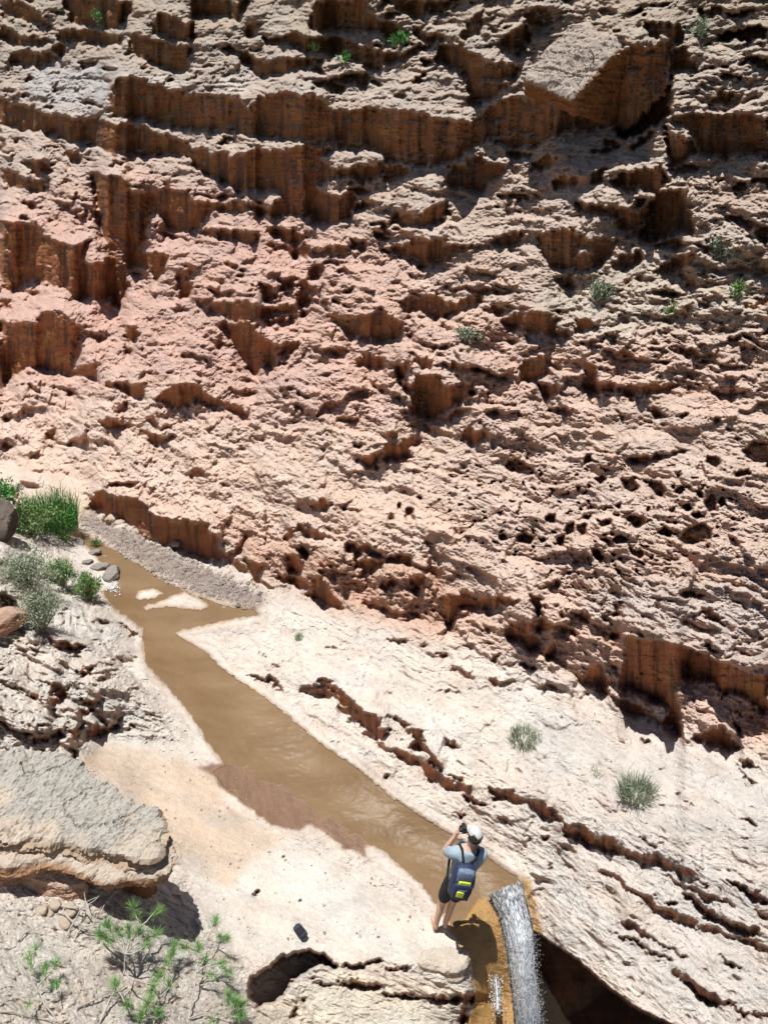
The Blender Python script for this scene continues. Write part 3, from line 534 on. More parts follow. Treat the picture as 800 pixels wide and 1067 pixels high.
def mesh_np(name, verts, quads, m, col=None, wetv=None, smooth=False, parent=None):
    me = bpy.data.meshes.new(name); nv = len(verts); nf = len(quads); w = quads.shape[1]
    me.vertices.add(nv); me.vertices.foreach_set('co', np.ascontiguousarray(verts, np.float32).ravel())
    me.loops.add(nf * w); me.loops.foreach_set('vertex_index', np.ascontiguousarray(quads, np.int32).ravel())
    me.polygons.add(nf); me.polygons.foreach_set('loop_start', np.arange(0, nf * w, w, dtype=np.int32))
    me.polygons.foreach_set('use_smooth', np.full(nf, smooth))
    me.update(calc_edges=True)
    if col is not None:
        a = me.color_attributes.new('Col', 'FLOAT_COLOR', 'POINT')
        a.data.foreach_set('color', np.concatenate([col, np.ones((nv, 1))], 1).astype(np.float32).ravel())
        b = me.attributes.new('wet', 'FLOAT', 'POINT'); b.data.foreach_set('value', (np.zeros(nv) if wetv is None else wetv).astype(np.float32))
    me.materials.append(m)
    o = bpy.data.objects.new(name, me); C.objects.link(o)
    if parent: o.parent = parent
    return o

idx = np.arange(NV * NU).reshape(NV, NU)
Q = np.stack([idx[1:, :-1], idx[1:, 1:], idx[:-1, 1:], idx[:-1, :-1]], -1)
qw = (wallness[1:, :-1] > .5); lb = ((left[1:, :-1] > .5) & (sd[1:, :-1] > 6)) & ~qw
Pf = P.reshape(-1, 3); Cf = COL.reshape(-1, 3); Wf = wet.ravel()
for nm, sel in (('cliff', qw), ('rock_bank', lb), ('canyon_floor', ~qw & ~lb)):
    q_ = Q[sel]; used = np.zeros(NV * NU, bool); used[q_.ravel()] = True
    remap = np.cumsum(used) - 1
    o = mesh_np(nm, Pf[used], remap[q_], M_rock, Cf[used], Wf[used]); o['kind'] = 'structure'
print('terrain mesh', NV, NU, time.time() - T0)
# ------------------------------------------------------------------ helpers for things
def tag(o, label, cat, group=None):
    o['label'] = label; o['category'] = cat
    if group: o['group'] = group
    return o
def empty(name, loc, label, cat, group=None, rz=0):
    o = bpy.data.objects.new(name, None); C.objects.link(o); o.location = loc; o.rotation_euler = (0, 0, rz); o.empty_display_size = .1
    return tag(o, label, cat, group)
class MB:
    def __init__(s): s.v = []; s.f = []
    def poly(s, pts):
        i = len(s.v); s.v += [tuple(p) for p in pts]; s.f.append(tuple(range(i, i + len(pts))))
    def tube(s, pts, rad, sides=6):
        i0 = len(s.v); n = len(pts); pts = [Vector(p) for p in pts]
        for j, p in enumerate(pts):
            t = (pts[min(j + 1, n - 1)] - pts[max(j - 1, 0)]).normalized()
            a = t.orthogonal().normalized(); b = t.cross(a)
            if j and (a.dot(pa) < .3):
                a = (pa - t * pa.dot(t)).normalized(); b = t.cross(a)
            pa = a
            r = rad[j] if hasattr(rad, '__len__') else rad
            for k_ in range(sides):
                an = 2 * math.pi * k_ / sides
                s.v.append(tuple(p + a * math.cos(an) * r + b * math.sin(an) * r))
        for j in range(n - 1):
            for k_ in range(sides):
                k2 = (k_ + 1) % sides
                s.f.append((i0 + j * sides + k_, i0 + j * sides + k2, i0 + (j + 1) * sides + k2, i0 + (j + 1) * sides + k_))
        s.f.append(tuple(range(i0 + (n - 1) * sides, i0 + n * sides))); s.f.append(tuple(range(i0 + sides - 1, i0 - 1, -1)))
    def blade(s, p, d, L, w, bend, side):
        # a thin bent leaf: two quads and a tip
        d = d.normalized(); m = p + d * L * .5; e = p + d * L + bend
        m2 = m + bend * .25; i = len(s.v)
        s.v += [tuple(p - side * w * .5), tuple(p + side * w * .5), tuple(m2 + side * w * .45), tuple(m2 - side * w * .45), tuple(e)]
        s.f += [(i, i + 1, i + 2, i + 3), (i + 3, i + 2, i + 4)]
    def box(s, c, h, rot=None):
        M_ = rot or Matrix(); i = len(s.v)
        for x in (-1, 1):
            for y in (-1, 1):
                for z in (-1, 1): s.v.append(tuple(Vector(c) + M_ @ Vector((x * h[0], y * h[1], z * h[2]))))
        s.f += [tuple(i + q for q in f) for f in ((0, 1, 3, 2), (4, 6, 7, 5), (0, 4, 5, 1), (2, 3, 7, 6), (0, 2, 6, 4), (1, 5, 7, 3))]
    def build(s, name, m, parent=None, smooth=False, bevel=0, sub=0):
        me = bpy.data.meshes.new(name); me.from_pydata(s.v, [], s.f); me.materials.append(m); me.update()
        if smooth: me.polygons.foreach_set('use_smooth', [True] * len(me.polygons))
        o = bpy.data.objects.new(name, me); C.objects.link(o)
        if parent: o.parent = parent
        if bevel:
            b = o.modifiers.new('bevel', 'BEVEL'); b.width = bevel; b.segments = 3
        if sub:
            b = o.modifiers.new('sub', 'SUBSURF'); b.levels = sub; b.render_levels = sub
        return o
def bake(o):
    dg = bpy.context.evaluated_depsgraph_get(); me = bpy.data.meshes.new_from_object(o.evaluated_get(dg)); o.modifiers.clear(); o.data = me; return me
def rv(s=1.0): return Vector((random.gauss(0, s), random.gauss(0, s), random.gauss(0, s)))

# ------------------------------------------------------------------ rocks
def finish_rock(o, top, side, seed, amp, scale, bedding=0.0, pale=(0, 0, 1), top2=None):
    me = o.data; n_ = len(me.vertices); v = np.empty(n_ * 3, np.float32); me.vertices.foreach_get('co', v); v = v.reshape(-1, 3).astype(float)
    nn = np.empty(n_ * 3, np.float32); me.vertices.foreach_get('normal', nn); nn = nn.reshape(-1, 3).astype(float)
    dsp = amp * (fbm3(v / scale, 4, seed, .55, True) * .8 + .30 * fbm3(v / (scale * .22), 3, seed + 9, .6) + .25 * fbm3(v / (scale * .07), 2, seed + 5, .6))
    dsp = dsp - amp * .35 * sstep(.035, .0, np.abs(perlin3(v / (scale * np.array([1.5, 1.1, .8])), seed + 40) + .12 * perlin3(v / (scale * .2), seed + 41)))
    v2 = v + nn * dsp[:, None]
    if bedding:
        hv = v[:, 2] + .08 * perlin3(v / .5, seed + 3) + .12 * v[:, 0]
        b = perlin2(hv * 17, v[:, 0] * .5, seed) + .6 * perlin2(hv * 42, v[:, 0] * .8, seed + 1)
        hor = nn.copy(); hor[:, 2] = 0
        v2 += hor * (bedding * b)[:, None]
    me.vertices.foreach_set('co', v2.astype(np.float32).ravel()); me.update()
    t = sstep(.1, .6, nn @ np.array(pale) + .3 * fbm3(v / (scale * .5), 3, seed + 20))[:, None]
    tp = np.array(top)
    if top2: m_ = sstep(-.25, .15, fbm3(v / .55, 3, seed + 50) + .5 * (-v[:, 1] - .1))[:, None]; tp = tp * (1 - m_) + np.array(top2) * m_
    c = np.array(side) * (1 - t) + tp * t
    c = c * (1 + .16 * fbm3(v / (scale * .4), 4, seed + 30)[:, None]) * (1 + .10 * fbm3(v / (scale * .08), 2, seed + 31)[:, None])
    a = me.color_attributes.new('Col', 'FLOAT_COLOR', 'POINT'); a.data.foreach_set('color', np.concatenate([np.clip(c, .01, .8), np.ones((n_, 1))], 1).astype(np.float32).ravel())
    me.attributes.new('wet', 'FLOAT', 'POINT')
    if not me.materials: me.materials.append(M_rock)
def slab_rock(name, top, bottom, vox, topc, sidec, seed, amp, scale, label, cat='rock', bedding=0.0, pale=(0, 0, 1), top2=None):
    c = sum((Vector(p) for p in top), Vector()) / len(top)
    bm = bmesh.new(); t = [bm.verts.new(Vector(p) - c) for p in top]; b = [bm.verts.new(Vector(p) - c) for p in bottom]
    n_ = len(top); f1_ = bm.faces.new(t); f2_ = bm.faces.new(b[::-1])
    for i in range(n_): bm.faces.new((t[i], b[i], b[(i + 1) % n_], t[(i + 1) % n_]))
    bmesh.ops.triangulate(bm, faces=[f1_, f2_]); bmesh.ops.recalc_face_normals(bm, faces=bm.faces[:])
    me = bpy.data.meshes.new(name); bm.to_mesh(me); bm.free()
    o = bpy.data.objects.new(name, me); C.objects.link(o); o.location = c
    r = o.modifiers.new('r', 'REMESH'); r.mode = 'VOXEL'; r.voxel_size = vox
    sm = o.modifiers.new('s', 'SMOOTH'); sm.factor = .5; sm.iterations = 4
    bake(o); finish_rock(o, topc, sidec, seed, amp, scale, bedding, pale, top2)
    return tag(o, label, cat)
def stone(name, seed, topc, sidec, sub=4, flat=.7):
    rs = np.random.RandomState(seed); bm = bmesh.new(); bmesh.ops.create_icosphere(bm, subdivisions=sub, radius=1)
    pl = rs.randn(13, 3); pl /= np.linalg.norm(pl, axis=1)[:, None]; dd = rs.uniform(.62, .95, 13)
    for v in bm.verts:
        d_ = np.array(v.co); den = pl @ d_; rr = min([dd[i] / den[i] for i in range(13) if den[i] > .05] + [1.15])
        v.co = Vector(d_ * rr); v.co.z *= flat
    me = bpy.data.meshes.new(name); bm.to_mesh(me); bm.free(); me.update()
    o = bpy.data.objects.new(name, me)
    finish_rock(o, topc, sidec, seed, .10, .6); return o
def put(proto, loc, size, rz, label, group=None, cat='rock', squash=(1, 1, 1), name=None):
    o = proto.copy(); C.objects.link(o); o.name = name or proto.name
    o.location = loc; o.scale = [size * q for q in squash]; o.rotation_euler = (random.uniform(-.3, .3), random.uniform(-.3, .3), rz)
    return tag(o, label, cat, group)

# the big layered block on the left, standing on the near ledge
def layer(bt, th, shrink):
    top = [at(u, v, z) for u, v, z in bt]; ctr = sum(top, Vector()) / len(top); bot = []
    for p, (u, v, z) in zip(top, bt):
        q = p.copy(); f_ = shrink if v > 876 else .95
        q.x = ctr.x + (q.x - ctr.x) * f_; q.y = ctr.y + (q.y - ctr.y) * f_; q.z = z - th if th else gz(p.x, p.y) - .1; bot.append(q)
    return top, bot
top, bot = layer([(-70,800,2.05),(0,788,1.98),(60,790,1.88),(88,804,1.84),(125,828,1.80),(160,848,1.76),(170,870,1.73),(160,892,1.73),(112,888,1.75),(70,878,1.81),(20,876,1.88),(-70,872,1.96)], .30, .9)
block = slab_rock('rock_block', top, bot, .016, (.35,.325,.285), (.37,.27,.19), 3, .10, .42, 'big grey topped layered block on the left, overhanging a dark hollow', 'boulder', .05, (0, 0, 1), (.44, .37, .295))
top, bot = layer([(-70,850,1.86),(0,845,1.82),(80,840,1.76),(150,850,1.66),(172,872,1.62),(186,892,1.60),(177,908,1.58),(160,916,1.58),(135,914,1.58),(112,920,1.58),(96,912,1.62),(70,900,1.68),(40,898,1.72),(18,905,1.74),(-20,903,1.78),(-70,900,1.82)], .16, .88)
lay = slab_rock('lower_layer', top, bot, .017, (.42,.35,.28), (.30,.17,.10), 5, .05, .30, 'x', 'x', .05)  # dark red side colour deepens the shade of the hollow
top, bot = layer([(-70,850,1.60),(0,845,1.58),(80,840,1.55),(140,860,1.5),(160,885,1.46),(150,900,1.46),(112,900,1.46),(70,888,1.52),(18,890,1.6),(-70,888,1.66)], 0, .9)
foot = slab_rock('foot', top, bot, .02, (.30,.17,.10), (.22,.10,.05), 6, .05, .30, 'x', 'x', .03)
for o in (lay, foot):
    o.location = o.location - block.location; o.parent = block
    for k_ in ('label', 'category'): del o[k_]
# slabs under its front edge
for nm, pts, th, lab in (('rock_slab', [(23,925),(26,914),(50,908),(66,913),(88,928),(92,934),(75,938),(52,934),(35,930)], .13, 'tan broken slab wedged under the front edge of the grey block'),
                         ('rock_slab', [(-20,915),(5,909),(22,912),(23,923),(0,926),(-20,925)], .12, 'reddish slab at the left edge under the grey block')):
    b_ = [ground(u, v) for u, v in pts]; t_ = [p + Vector((0, .05, th)) for p in b_]; b_ = [p - Vector((0, 0, .05)) for p in b_]
    slab_rock(nm, t_, b_, .014, (.42,.32,.25), (.36,.22,.15), 8, .03, .2, lab, 'rock', .015)
# leaning boulder that overhangs high on the cliff
fp = [(598,104),(618,82),(634,62),(652,46),(682,47),(702,38),(703,55),(694,80),(676,100),(658,116),(647,131),(618,124),(598,118)]
k0_ = float(K0[int(np.argmin(np.abs(va - 85))), int(np.argmin(np.abs(ua - 650)))])
front = [at(u, v, k_=k0_ - .25 + .015 * max(0, ((u - 598) * 58 + (v - 104) * 54) / 79) - .45 * (131 - v) / 93) for u, v in fp]
back = [p + Vector((-.55, .95, .25)) for p in front]
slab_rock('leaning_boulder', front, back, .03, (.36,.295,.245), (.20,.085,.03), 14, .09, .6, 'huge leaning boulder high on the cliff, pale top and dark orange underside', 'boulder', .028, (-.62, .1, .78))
# low rounded boulder beside the chute
pts = [(428,1008),(435,995),(450,990),(470,993),(487,1002),(494,1013),(490,1022),(478,1027),(462,1022),(448,1015),(435,1014)]
b_ = [ground(u, v) for u, v in pts]; zz = sum(p.z for p in b_) / len(b_)
cc = sum(b_, Vector()) / len(b_); t_ = [cc + (p - cc) * .75 + Vector((0, .02, 0)) for p in b_]
for p in t_: p.z = zz + .13
for p in b_: p.z -= .12
slab_rock('rounded_boulder', t_, b_, .014, (.44,.38,.31), (.42,.32,.24), 21, .03, .25, 'low rounded pinkish boulder beside the wet orange chute', 'boulder', .02)
# tan boulder at the foot of the fall
pts = [(553,1018),(566,1022),(578,1040),(596,1072),(596,1100),(560,1100),(556,1060)]
t_ = [at(u, v, y=4.75) for u, v in pts]; b_ = [p + Vector((.1, .5, -.7)) for p in t_]
slab_rock('plunge_boulder', t_, b_, .025, (.42,.36,.24), (.36,.29,.19), 23, .03, .4, 'olive tan boulder at the bottom right of the waterfall', 'boulder')
# stones along the upper stream
pr_dark = stone('stream_stone', 31, (.27,.24,.215), (.16,.13,.11)); pr_tan = stone('rubble_stone', 32, (.44,.36,.28), (.38,.27,.19)); pr_black = stone('dark_rock', 35, (.15,.12,.10), (.07,.052,.042)); pr_red = stone('stone', 33, (.40,.27,.20), (.30,.15,.09))
for u, v, s, lab in ((117,600,.24,'large dark grey stone in the stream, biggest of the stones by the left bank'),(104,592,.17,'middle sized grey stone just upstream of the largest stream stone'),(98,577,.13,'dark stone at the water edge upstream of the grey stones'),
                     (84,566,.12,'small dark stone on the bank below the green reeds'),(112,583,.10,'small grey stone half way along the row of stones by the stream'),(92,587,.12,'grey stone on the bank left of the row of stream stones')):
    s *= .68; put(pr_dark, ground(u, v) + Vector((0, 0, s * .15)), s, random.uniform(0, 6), lab, 'stones along the upper stream', 'stone', (1.25, .9, .8))
for i in range(26):
    u = random.uniform(42, 98); v = 938 + (u - 42) * .55 + random.uniform(-8, 16)
    s = random.choice((.015, .02, .025, .035, .05)); p = ground(u, v)
    put(pr_tan, p + Vector((0, 0, s * .3)), s, random.uniform(0, 6), 'small tan stone in the rubble strip below the big grey block', 'rubble stones below the block', 'stone')
put(pr_red, ground(2, 655) + Vector((0, 0, .08)), .26, .6, 'reddish block at the left edge below the grey green bushes', None, 'rock', (1.2, .8, .8), 'red_rock')
put(pr_black, ground(-4, 556) + Vector((0, 0, .18)), .40, 1.2, 'dark pitted rock at the left edge beside the green shrubs', None, 'rock', (.8, .8, 1.3), 'dark_rock')
put(pr_tan, ground(295, 1003) + Vector((0, 0, .02)), .055, .6, 'pale round stone lodged in the mouth of the small cave', None, 'stone', name='lodged_stone')
for u, v, s, lab in ((118,541,.16,'pale broken stone at the foot of the dark red undercut'),(125,545,.11,'small pale stone beside the broken stone under the red undercut'),(185,566,.08,'small pale stone in the middle of the red undercut')):
    put(pr_tan, ground(u, v) + Vector((0, -.05, s * .3)), s, random.uniform(0, 6), lab, None, 'stone', name='fallen_stone')
# gravel bar: nobody could count it
gv = []
gp = [(84,541),(92,537),(150,562),(210,592),(275,622),(265,632),(215,618),(175,603),(140,582),(100,556)]
gv = []; gf = []; gc = []
ov = np.array([(1,0,0),(-1,0,0),(0,1,0),(0,-1,0),(0,0,1),(0,0,-1)], float); of = np.array([(0,2,4),(2,1,4),(1,3,4),(3,0,4),(2,0,5),(1,2,5),(3,1,5),(0,3,5)])
while len(gv) < 8000:
    u = random.uniform(70, 290); v = random.uniform(530, 645)
    if not inside(gp, np.array([u + random.gauss(0, 5)]), np.array([v + random.gauss(0, 4)]))[0]: continue
    p = ground(u, v); s = min(.045, .0072 * math.exp(random.gauss(0, .75)))
    a = RS.rand() * 6.28; ro = np.array([[math.cos(a), -math.sin(a), 0], [math.sin(a), math.cos(a), 0], [0, 0, 1]])
    q_ = (ov * RS.uniform(.7, 1.3, (6, 1)) * np.array([s * 1.2, s, s * .7])) @ ro.T + np.array(p) + np.array([0, 0, s * .3])
    gf.append(of + 6 * len(gv)); gv.append(q_); gc.append(np.tile(np.array(random.choice(((.27,.225,.20),(.30,.25,.22),(.21,.175,.155),(.34,.29,.25),(.32,.25,.20)))), (6, 1)))
def pebbles(n_, poly, smax):
    c_ = 0; xs = [q[0] for q in poly]; ys = [q[1] for q in poly]
    while c_ < n_:
        u = random.uniform(min(xs), max(xs)); v = random.uniform(min(ys), max(ys))
        if not inside(poly, np.array([u]), np.array([v]))[0]: continue
        p = ground(u, v); s = min(smax, .006 * math.exp(random.gauss(0, .7))); a = RS.rand() * 6.28; ro = np.array([[math.cos(a), -math.sin(a), 0], [math.sin(a), math.cos(a), 0], [0, 0, 1]])
        q_ = (ov * RS.uniform(.7, 1.3, (6, 1)) * np.array([s * 1.2, s, s * .7])) @ ro.T + np.array(p) + np.array([0, 0, s * .3])
        gf.append(of + 6 * len(gv)); gv.append(q_); gc.append(np.tile(np.array(random.choice(((.40,.33,.26),(.34,.25,.19),(.24,.19,.16),(.46,.41,.35)))), (6, 1))); c_ += 1
pebbles(260, [(100,790),(215,775),(300,870),(440,940),(450,985),(250,985),(200,900)], .02); pebbles(420, [(25,935),(180,945),(240,990),(250,1060),(0,1066),(0,960)], .03)
pebbles(300, [(240,660),(330,660),(560,780),(700,850),(790,960),(700,1000),(560,900),(420,800),(260,700)], .025); pebbles(260, [(240,630),(350,645),(560,715),(780,810),(780,830),(560,740),(340,670)], .04); pebbles(200, [(20,520),(95,505),(100,528),(60,545)], .03)
g = mesh_np('gravel', np.concatenate(gv), np.concatenate(gf), M_rock, np.concatenate(gc)); g['kind'] = 'stuff'
tag(g, 'fine grey gravel, thickest in the strip between the stream and the red undercut', 'gravel')
print('rocks', time.time() - T0)

# ------------------------------------------------------------------ water
def water_mat():
    m = bpy.data.materials.new('muddy_water'); m.use_nodes = True; nt = m.node_tree; b = nt.nodes['Principled BSDF']; L = nt.links.new
    tc = nt.nodes.new('ShaderNodeTexCoord'); n1 = nt.nodes.new('ShaderNodeTexNoise'); n1.inputs['Scale'].default_value = 1.4; n1.inputs['Detail'].default_value = 5
    mp = nt.nodes.new('ShaderNodeMapping'); mp.inputs['Rotation'].default_value = (0, 0, R(45)); mp.inputs['Scale'].default_value = (1, 2.2, 1)
    L(tc.outputs['Object'], mp.inputs['Vector']); L(mp.outputs['Vector'], n1.inputs['Vector'])
    cr = nt.nodes.new('ShaderNodeValToRGB'); cr.color_ramp.elements[0].position = .35; cr.color_ramp.elements[0].color = (.165, .102, .052, 1); cr.color_ramp.elements[1].position = .68; cr.color_ramp.elements[1].color = (.21, .137, .074, 1)
    L(n1.outputs['Fac'], cr.inputs['Fac']); L(cr.outputs['Color'], b.inputs['Base Color'])
    b.inputs['Roughness'].default_value = .42; b.inputs['Specular IOR Level'].default_value = .15
    n2 = nt.nodes.new('ShaderNodeTexNoise'); n2.inputs['Scale'].default_value = 22; n2.inputs['Detail'].default_value = 4; n2.inputs['Distortion'].default_value = .6
    L(mp.outputs['Vector'], n2.inputs['Vector'])
    bp = nt.nodes.new('ShaderNodeBump'); bp.inputs['Strength'].default_value = .2; bp.inputs['Distance'].default_value = .008; L(n2.outputs['Fac'], bp.inputs['Height']); L(bp.outputs['Normal'], b.inputs['Normal'])
    return m
M_water = water_mat()
wm = (sd < 2.5) & (pit < .5)
ff = wm[1:, :-1] | wm[:-1, 1:]
Bw = B.reshape(-1, 3).copy(); Bw[:, 2] += -.004 + (.004 * fbm2(U / 5, V / 3, 3, 190) + .008 * fbm2(U / 18, V / 9, 2, 191)).ravel()
q_ = Q[ff]; used = np.zeros(NV * NU, bool); used[q_.ravel()] = True; remap = np.cumsum(used) - 1
o = mesh_np('water', Bw[used], remap[q_], M_water, smooth=True); o['kind'] = 'structure'

def fall_mat():
    m = bpy.data.materials.new('falling_water'); m.use_nodes = True; nt = m.node_tree; b = nt.nodes['Principled BSDF']; L = nt.links.new
    b.inputs['Base Color'].default_value = (.66, .70, .74, 1); b.inputs['Roughness'].default_value = .2
    a = nt.nodes.new('ShaderNodeAttribute'); a.attribute_name = 'flow'
    n1 = nt.nodes.new('ShaderNodeTexNoise'); n1.inputs['Scale'].default_value = 1; n1.inputs['Detail'].default_value = 6; n1.inputs['Roughness'].default_value = .72
    L(a.outputs['Vector'], n1.inputs['Vector'])
    dn = nt.nodes.new('ShaderNodeAttribute'); dn.attribute_name = 'foam'
    ad = nt.nodes.new('ShaderNodeMath'); ad.operation = 'ADD'; L(n1.outputs['Fac'], ad.inputs[0]); L(dn.outputs['Fac'], ad.inputs[1])
    mr = nt.nodes.new('ShaderNodeMapRange'); mr.inputs['From Min'].default_value = .38; mr.inputs['From Max'].default_value = .62; L(ad.outputs['Value'], mr.inputs['Value'])
    tl = nt.nodes.new('ShaderNodeBsdfTranslucent'); tl.inputs['Color'].default_value = (.80, .85, .90, 1)
    m0 = nt.nodes.new('ShaderNodeMixShader'); m0.inputs['Fac'].default_value = .25; L(b.outputs['BSDF'], m0.inputs[1]); L(tl.outputs['BSDF'], m0.inputs[2])
    tr = nt.nodes.new('ShaderNodeBsdfTransparent'); tr.inputs['Color'].default_value = (.62, .66, .68, 1)
    mx = nt.nodes.new('ShaderNodeMixShader'); cr = nt.nodes.new('ShaderNodeValToRGB'); cr.color_ramp.elements[0].color = (.30, .36, .42, 1); cr.color_ramp.elements[1].color = (.92, .95, .98, 1)
    L(mr.outputs['Result'], cr.inputs['Fac']); L(cr.outputs['Color'], b.inputs['Base Color']); L(cr.outputs['Color'], tl.inputs['Color'])
    m2 = nt.nodes.new('ShaderNodeMapRange'); m2.inputs['To Min'].default_value = .28; L(mr.outputs['Result'], m2.inputs['Value']); L(m2.outputs['Result'], mx.inputs['Fac']); L(tr.outputs['BSDF'], mx.inputs[1]); L(m0.outputs['Shader'], mx.inputs[2])
    L(mx.outputs['Shader'], nt.nodes['Material Output'].inputs['Surface']); return m
M_fall = fall_mat(); M_drop = mat('water_drops', .3, (.90, .94, .98), vary=.05)
_nt = M_drop.node_tree; _t = _nt.nodes.new('ShaderNodeBsdfTranslucent'); _t.inputs['Color'].default_value = (.88, .91, .94, 1); _m = _nt.nodes.new('ShaderNodeMixShader'); _m.inputs['Fac'].default_value = .2
_nt.links.new(_nt.nodes['Principled BSDF'].outputs['BSDF'], _m.inputs[1]); _nt.links.new(_t.outputs['BSDF'], _m.inputs[2]); _nt.links.new(_m.outputs['Shader'], _nt.nodes['Material Output'].inputs['Surface'])
def waterfall(name, edgeL, edgeR, ys, na, nb, seed, foam0, foam1, label):
    # two edges seen from the viewpoint, each with its own forward distance, joined by a rippled sheet
    vs = []; fl = []; fo = []; eL = np.array(edgeL, float); eR = np.array(edgeR, float); tt = np.linspace(0, 1, len(eL))
    for j in range(nb):
        b_ = j / (nb - 1); l = [np.interp(b_, tt, eL[:, i]) for i in (0, 1)]; r_ = [np.interp(b_, tt, eR[:, i]) for i in (0, 1)]; y = np.interp(b_, np.linspace(0, 1, len(ys)), ys)
        for i in range(na):
            a = i / (na - 1); u = l[0] + (r_[0] - l[0]) * a; v = l[1] + (r_[1] - l[1]) * a
            p = at(u, v, y=y - .12 * math.sin(math.pi * a))
            n_ = float(perlin2(np.array([a * 9 + seed]), np.array([b_ * 3]), 5)[0]) * .02 + float(fbm2(np.array([a * 14 + seed]), np.array([b_ * 14]), 2, 8)[0]) * .03
            vs.append(p + Vector((0, -n_, 0))); fl.append((a * 15 + seed, b_ * 30, 0)); fo.append(foam0 + (foam1 - foam0) * b_ - .25 * max(0, abs(2 * a - 1) - .8))
    i_ = np.arange(na * nb).reshape(nb, na); qd = np.stack([i_[:-1, :-1], i_[1:, :-1], i_[1:, 1:], i_[:-1, 1:]], -1).reshape(-1, 4)
    o = mesh_np(name, np.array([tuple(v) for v in vs]), qd, M_fall, smooth=True)
    a_ = o.data.attributes.new('flow', 'FLOAT_VECTOR', 'POINT'); a_.data.foreach_set('vector', np.array(fl, np.float32).ravel())
    a_ = o.data.attributes.new('foam', 'FLOAT', 'POINT'); a_.data.foreach_set('value', np.array(fo, np.float32))
    tag(o, label, 'waterfall'); return o, vs
wf, wv = waterfall('waterfall', [(505,932),(521,957),(528,985),(533,1020),(537,1067),(540,1110),(543,1200)], [(544,918),(550,950),(555,975),(557,1010),(562,1050),(567,1110),(575,1200)], [5.17,4.95,4.76,4.58,4.42,4.25,3.9], 70, 300, 0, -.02, .34, 'white waterfall pouring over the stream lip into the dark gorge')
mb = MB()
for i in range(14000):
    p = wv[int(len(wv) * min(.999, random.random() ** .6))] + Vector((random.gauss(0, .035), -abs(random.gauss(0, .05)) - .01, random.gauss(0, .04))); s = random.uniform(.0015, .0042)
    j = len(mb.v); mb.v += [tuple(p + Vector(q) * s) for q in ((1,0,0),(-1,0,0),(0,1,0),(0,-1,0),(0,0,1.3),(0,0,-1.3))]; mb.f += [tuple(j + k_ for k_ in t) for t in of.tolist()]
sp_ = mb.build('spray', M_drop, wf); sp_['kind'] = 'stuff'
_, tv = waterfall('water_trickle', [(513,1018),(514,1035),(515,1052)], [(519,1016),(521,1032),(522,1054)], [4.5, 4.35, 4.2], 24, 70, 7, .06, .22, 'thin trickle splashing off the end of the orange chute')
mb = MB()
for i in range(220):
    p = random.choice(tv) + Vector((random.gauss(0, .03), -abs(random.gauss(0, .03)) - .01, random.gauss(0, .03))); s = random.uniform(.003, .008)
    j = len(mb.v); mb.v += [tuple(p + Vector(q) * s) for q in ((1,0,0),(-1,0,0),(0,1,0),(0,-1,0),(0,0,1.3),(0,0,-1.3))]; mb.f += [tuple(j + k_ for k_ in t) for t in of.tolist()]
sp_ = mb.build('spray', M_drop, _); sp_['kind'] = 'stuff'
mb = MB()
for i in range(200):
    u = random.gauss(117, 4.5); v = 612 + (u - 117) * .7 + random.gauss(0, 4); p = ground(u, v); p.z = max(p.z, float(at(u, v, k_=base_k(u, v)).z)) + random.uniform(0, .02); s = random.uniform(.004, .013)
    j = len(mb.v); mb.v += [tuple(p + Vector(q) * s) for q in ((1.4,0,0),(-1.4,0,0),(0,1,0),(0,-1,0),(0,0,.6),(0,0,-.6))]; mb.f += [tuple(j + k_ for k_ in t) for t in of.tolist()]
fo_ = mb.build('foam', M_drop); fo_['kind'] = 'stuff'; tag(fo_, 'patch of white foam on the stream beside the grey stones', 'foam')
print('water', time.time() - T0)
# ------------------------------------------------------------------ plants
def leafmat(n, c, c2=None):
    m = mat(n, .6, c, noise=9, vary=.35, spec=.25); b = m.node_tree.nodes['Principled BSDF']
    b.inputs['Subsurface Weight'].default_value = 0.0; return m
G_reed = leafmat('reed_green', (.11, .30, .07)); G_shrub = leafmat('shrub_green', (.17, .27, .09)); G_sage = leafmat('sage_leaf', (.29, .34, .23)); G_dry = leafmat('dry_stem', (.25, .21, .15))
G_pine = leafmat('pine_needles', (.15, .29, .08)); G_bark = mat('grey_bark', .85, (.40, .36, .31), noise=60, vary=.3, bump=(.5, .004, 120)); G_dead = mat('bleached_twig', .85, (.38, .34, .29), noise=50, vary=.25)
def reed(name, px, w, h, n, m, label, group=None, lean=.25, bw=.012):
    p0 = ground(*px); e = empty(name, p0, label, 'plant', group); mb = MB(); ms = MB()
    for i in range(n):
        a = random.uniform(0, 6.283); r = w * math.sqrt(random.random()) * .5; b = Vector((math.cos(a) * r, math.sin(a) * r, -.03))
        d = Vector((math.cos(a) * lean * random.random(), math.sin(a) * lean * random.random(), 1)) + rv(.08); L = h * random.uniform(.55, 1.05) * (1 - .4 * (r / w))
        side = d.cross(rv()).normalized(); mb.blade(b, d, L, bw * random.uniform(.6, 1.2), Vector((d.x, d.y, -.15)) * L * random.uniform(.1, .5), side)
        if i % 3 == 0:
            for q in range(3):
                t = random.uniform(.3, .9); mb.blade(b + d.normalized() * L * t, d + rv(.5), L * .28, bw * .9, rv(.02), d.cross(rv()).normalized())
    for i in range(max(5, n // 25) if n > 150 else 0):
        a = random.uniform(0, 6.283); d = Vector((math.cos(a) * lean, math.sin(a) * lean, 1)); b = Vector((math.cos(a) * w * .2, math.sin(a) * w * .2, -.04))
        ms.tube([b, b + d * h * .3, b + d * h * .55 + rv(.02)], [.006, .005, .003], 4)
    mb.build('foliage', m, e)
    if ms.v: ms.build('stem', G_dry, e)
    return e
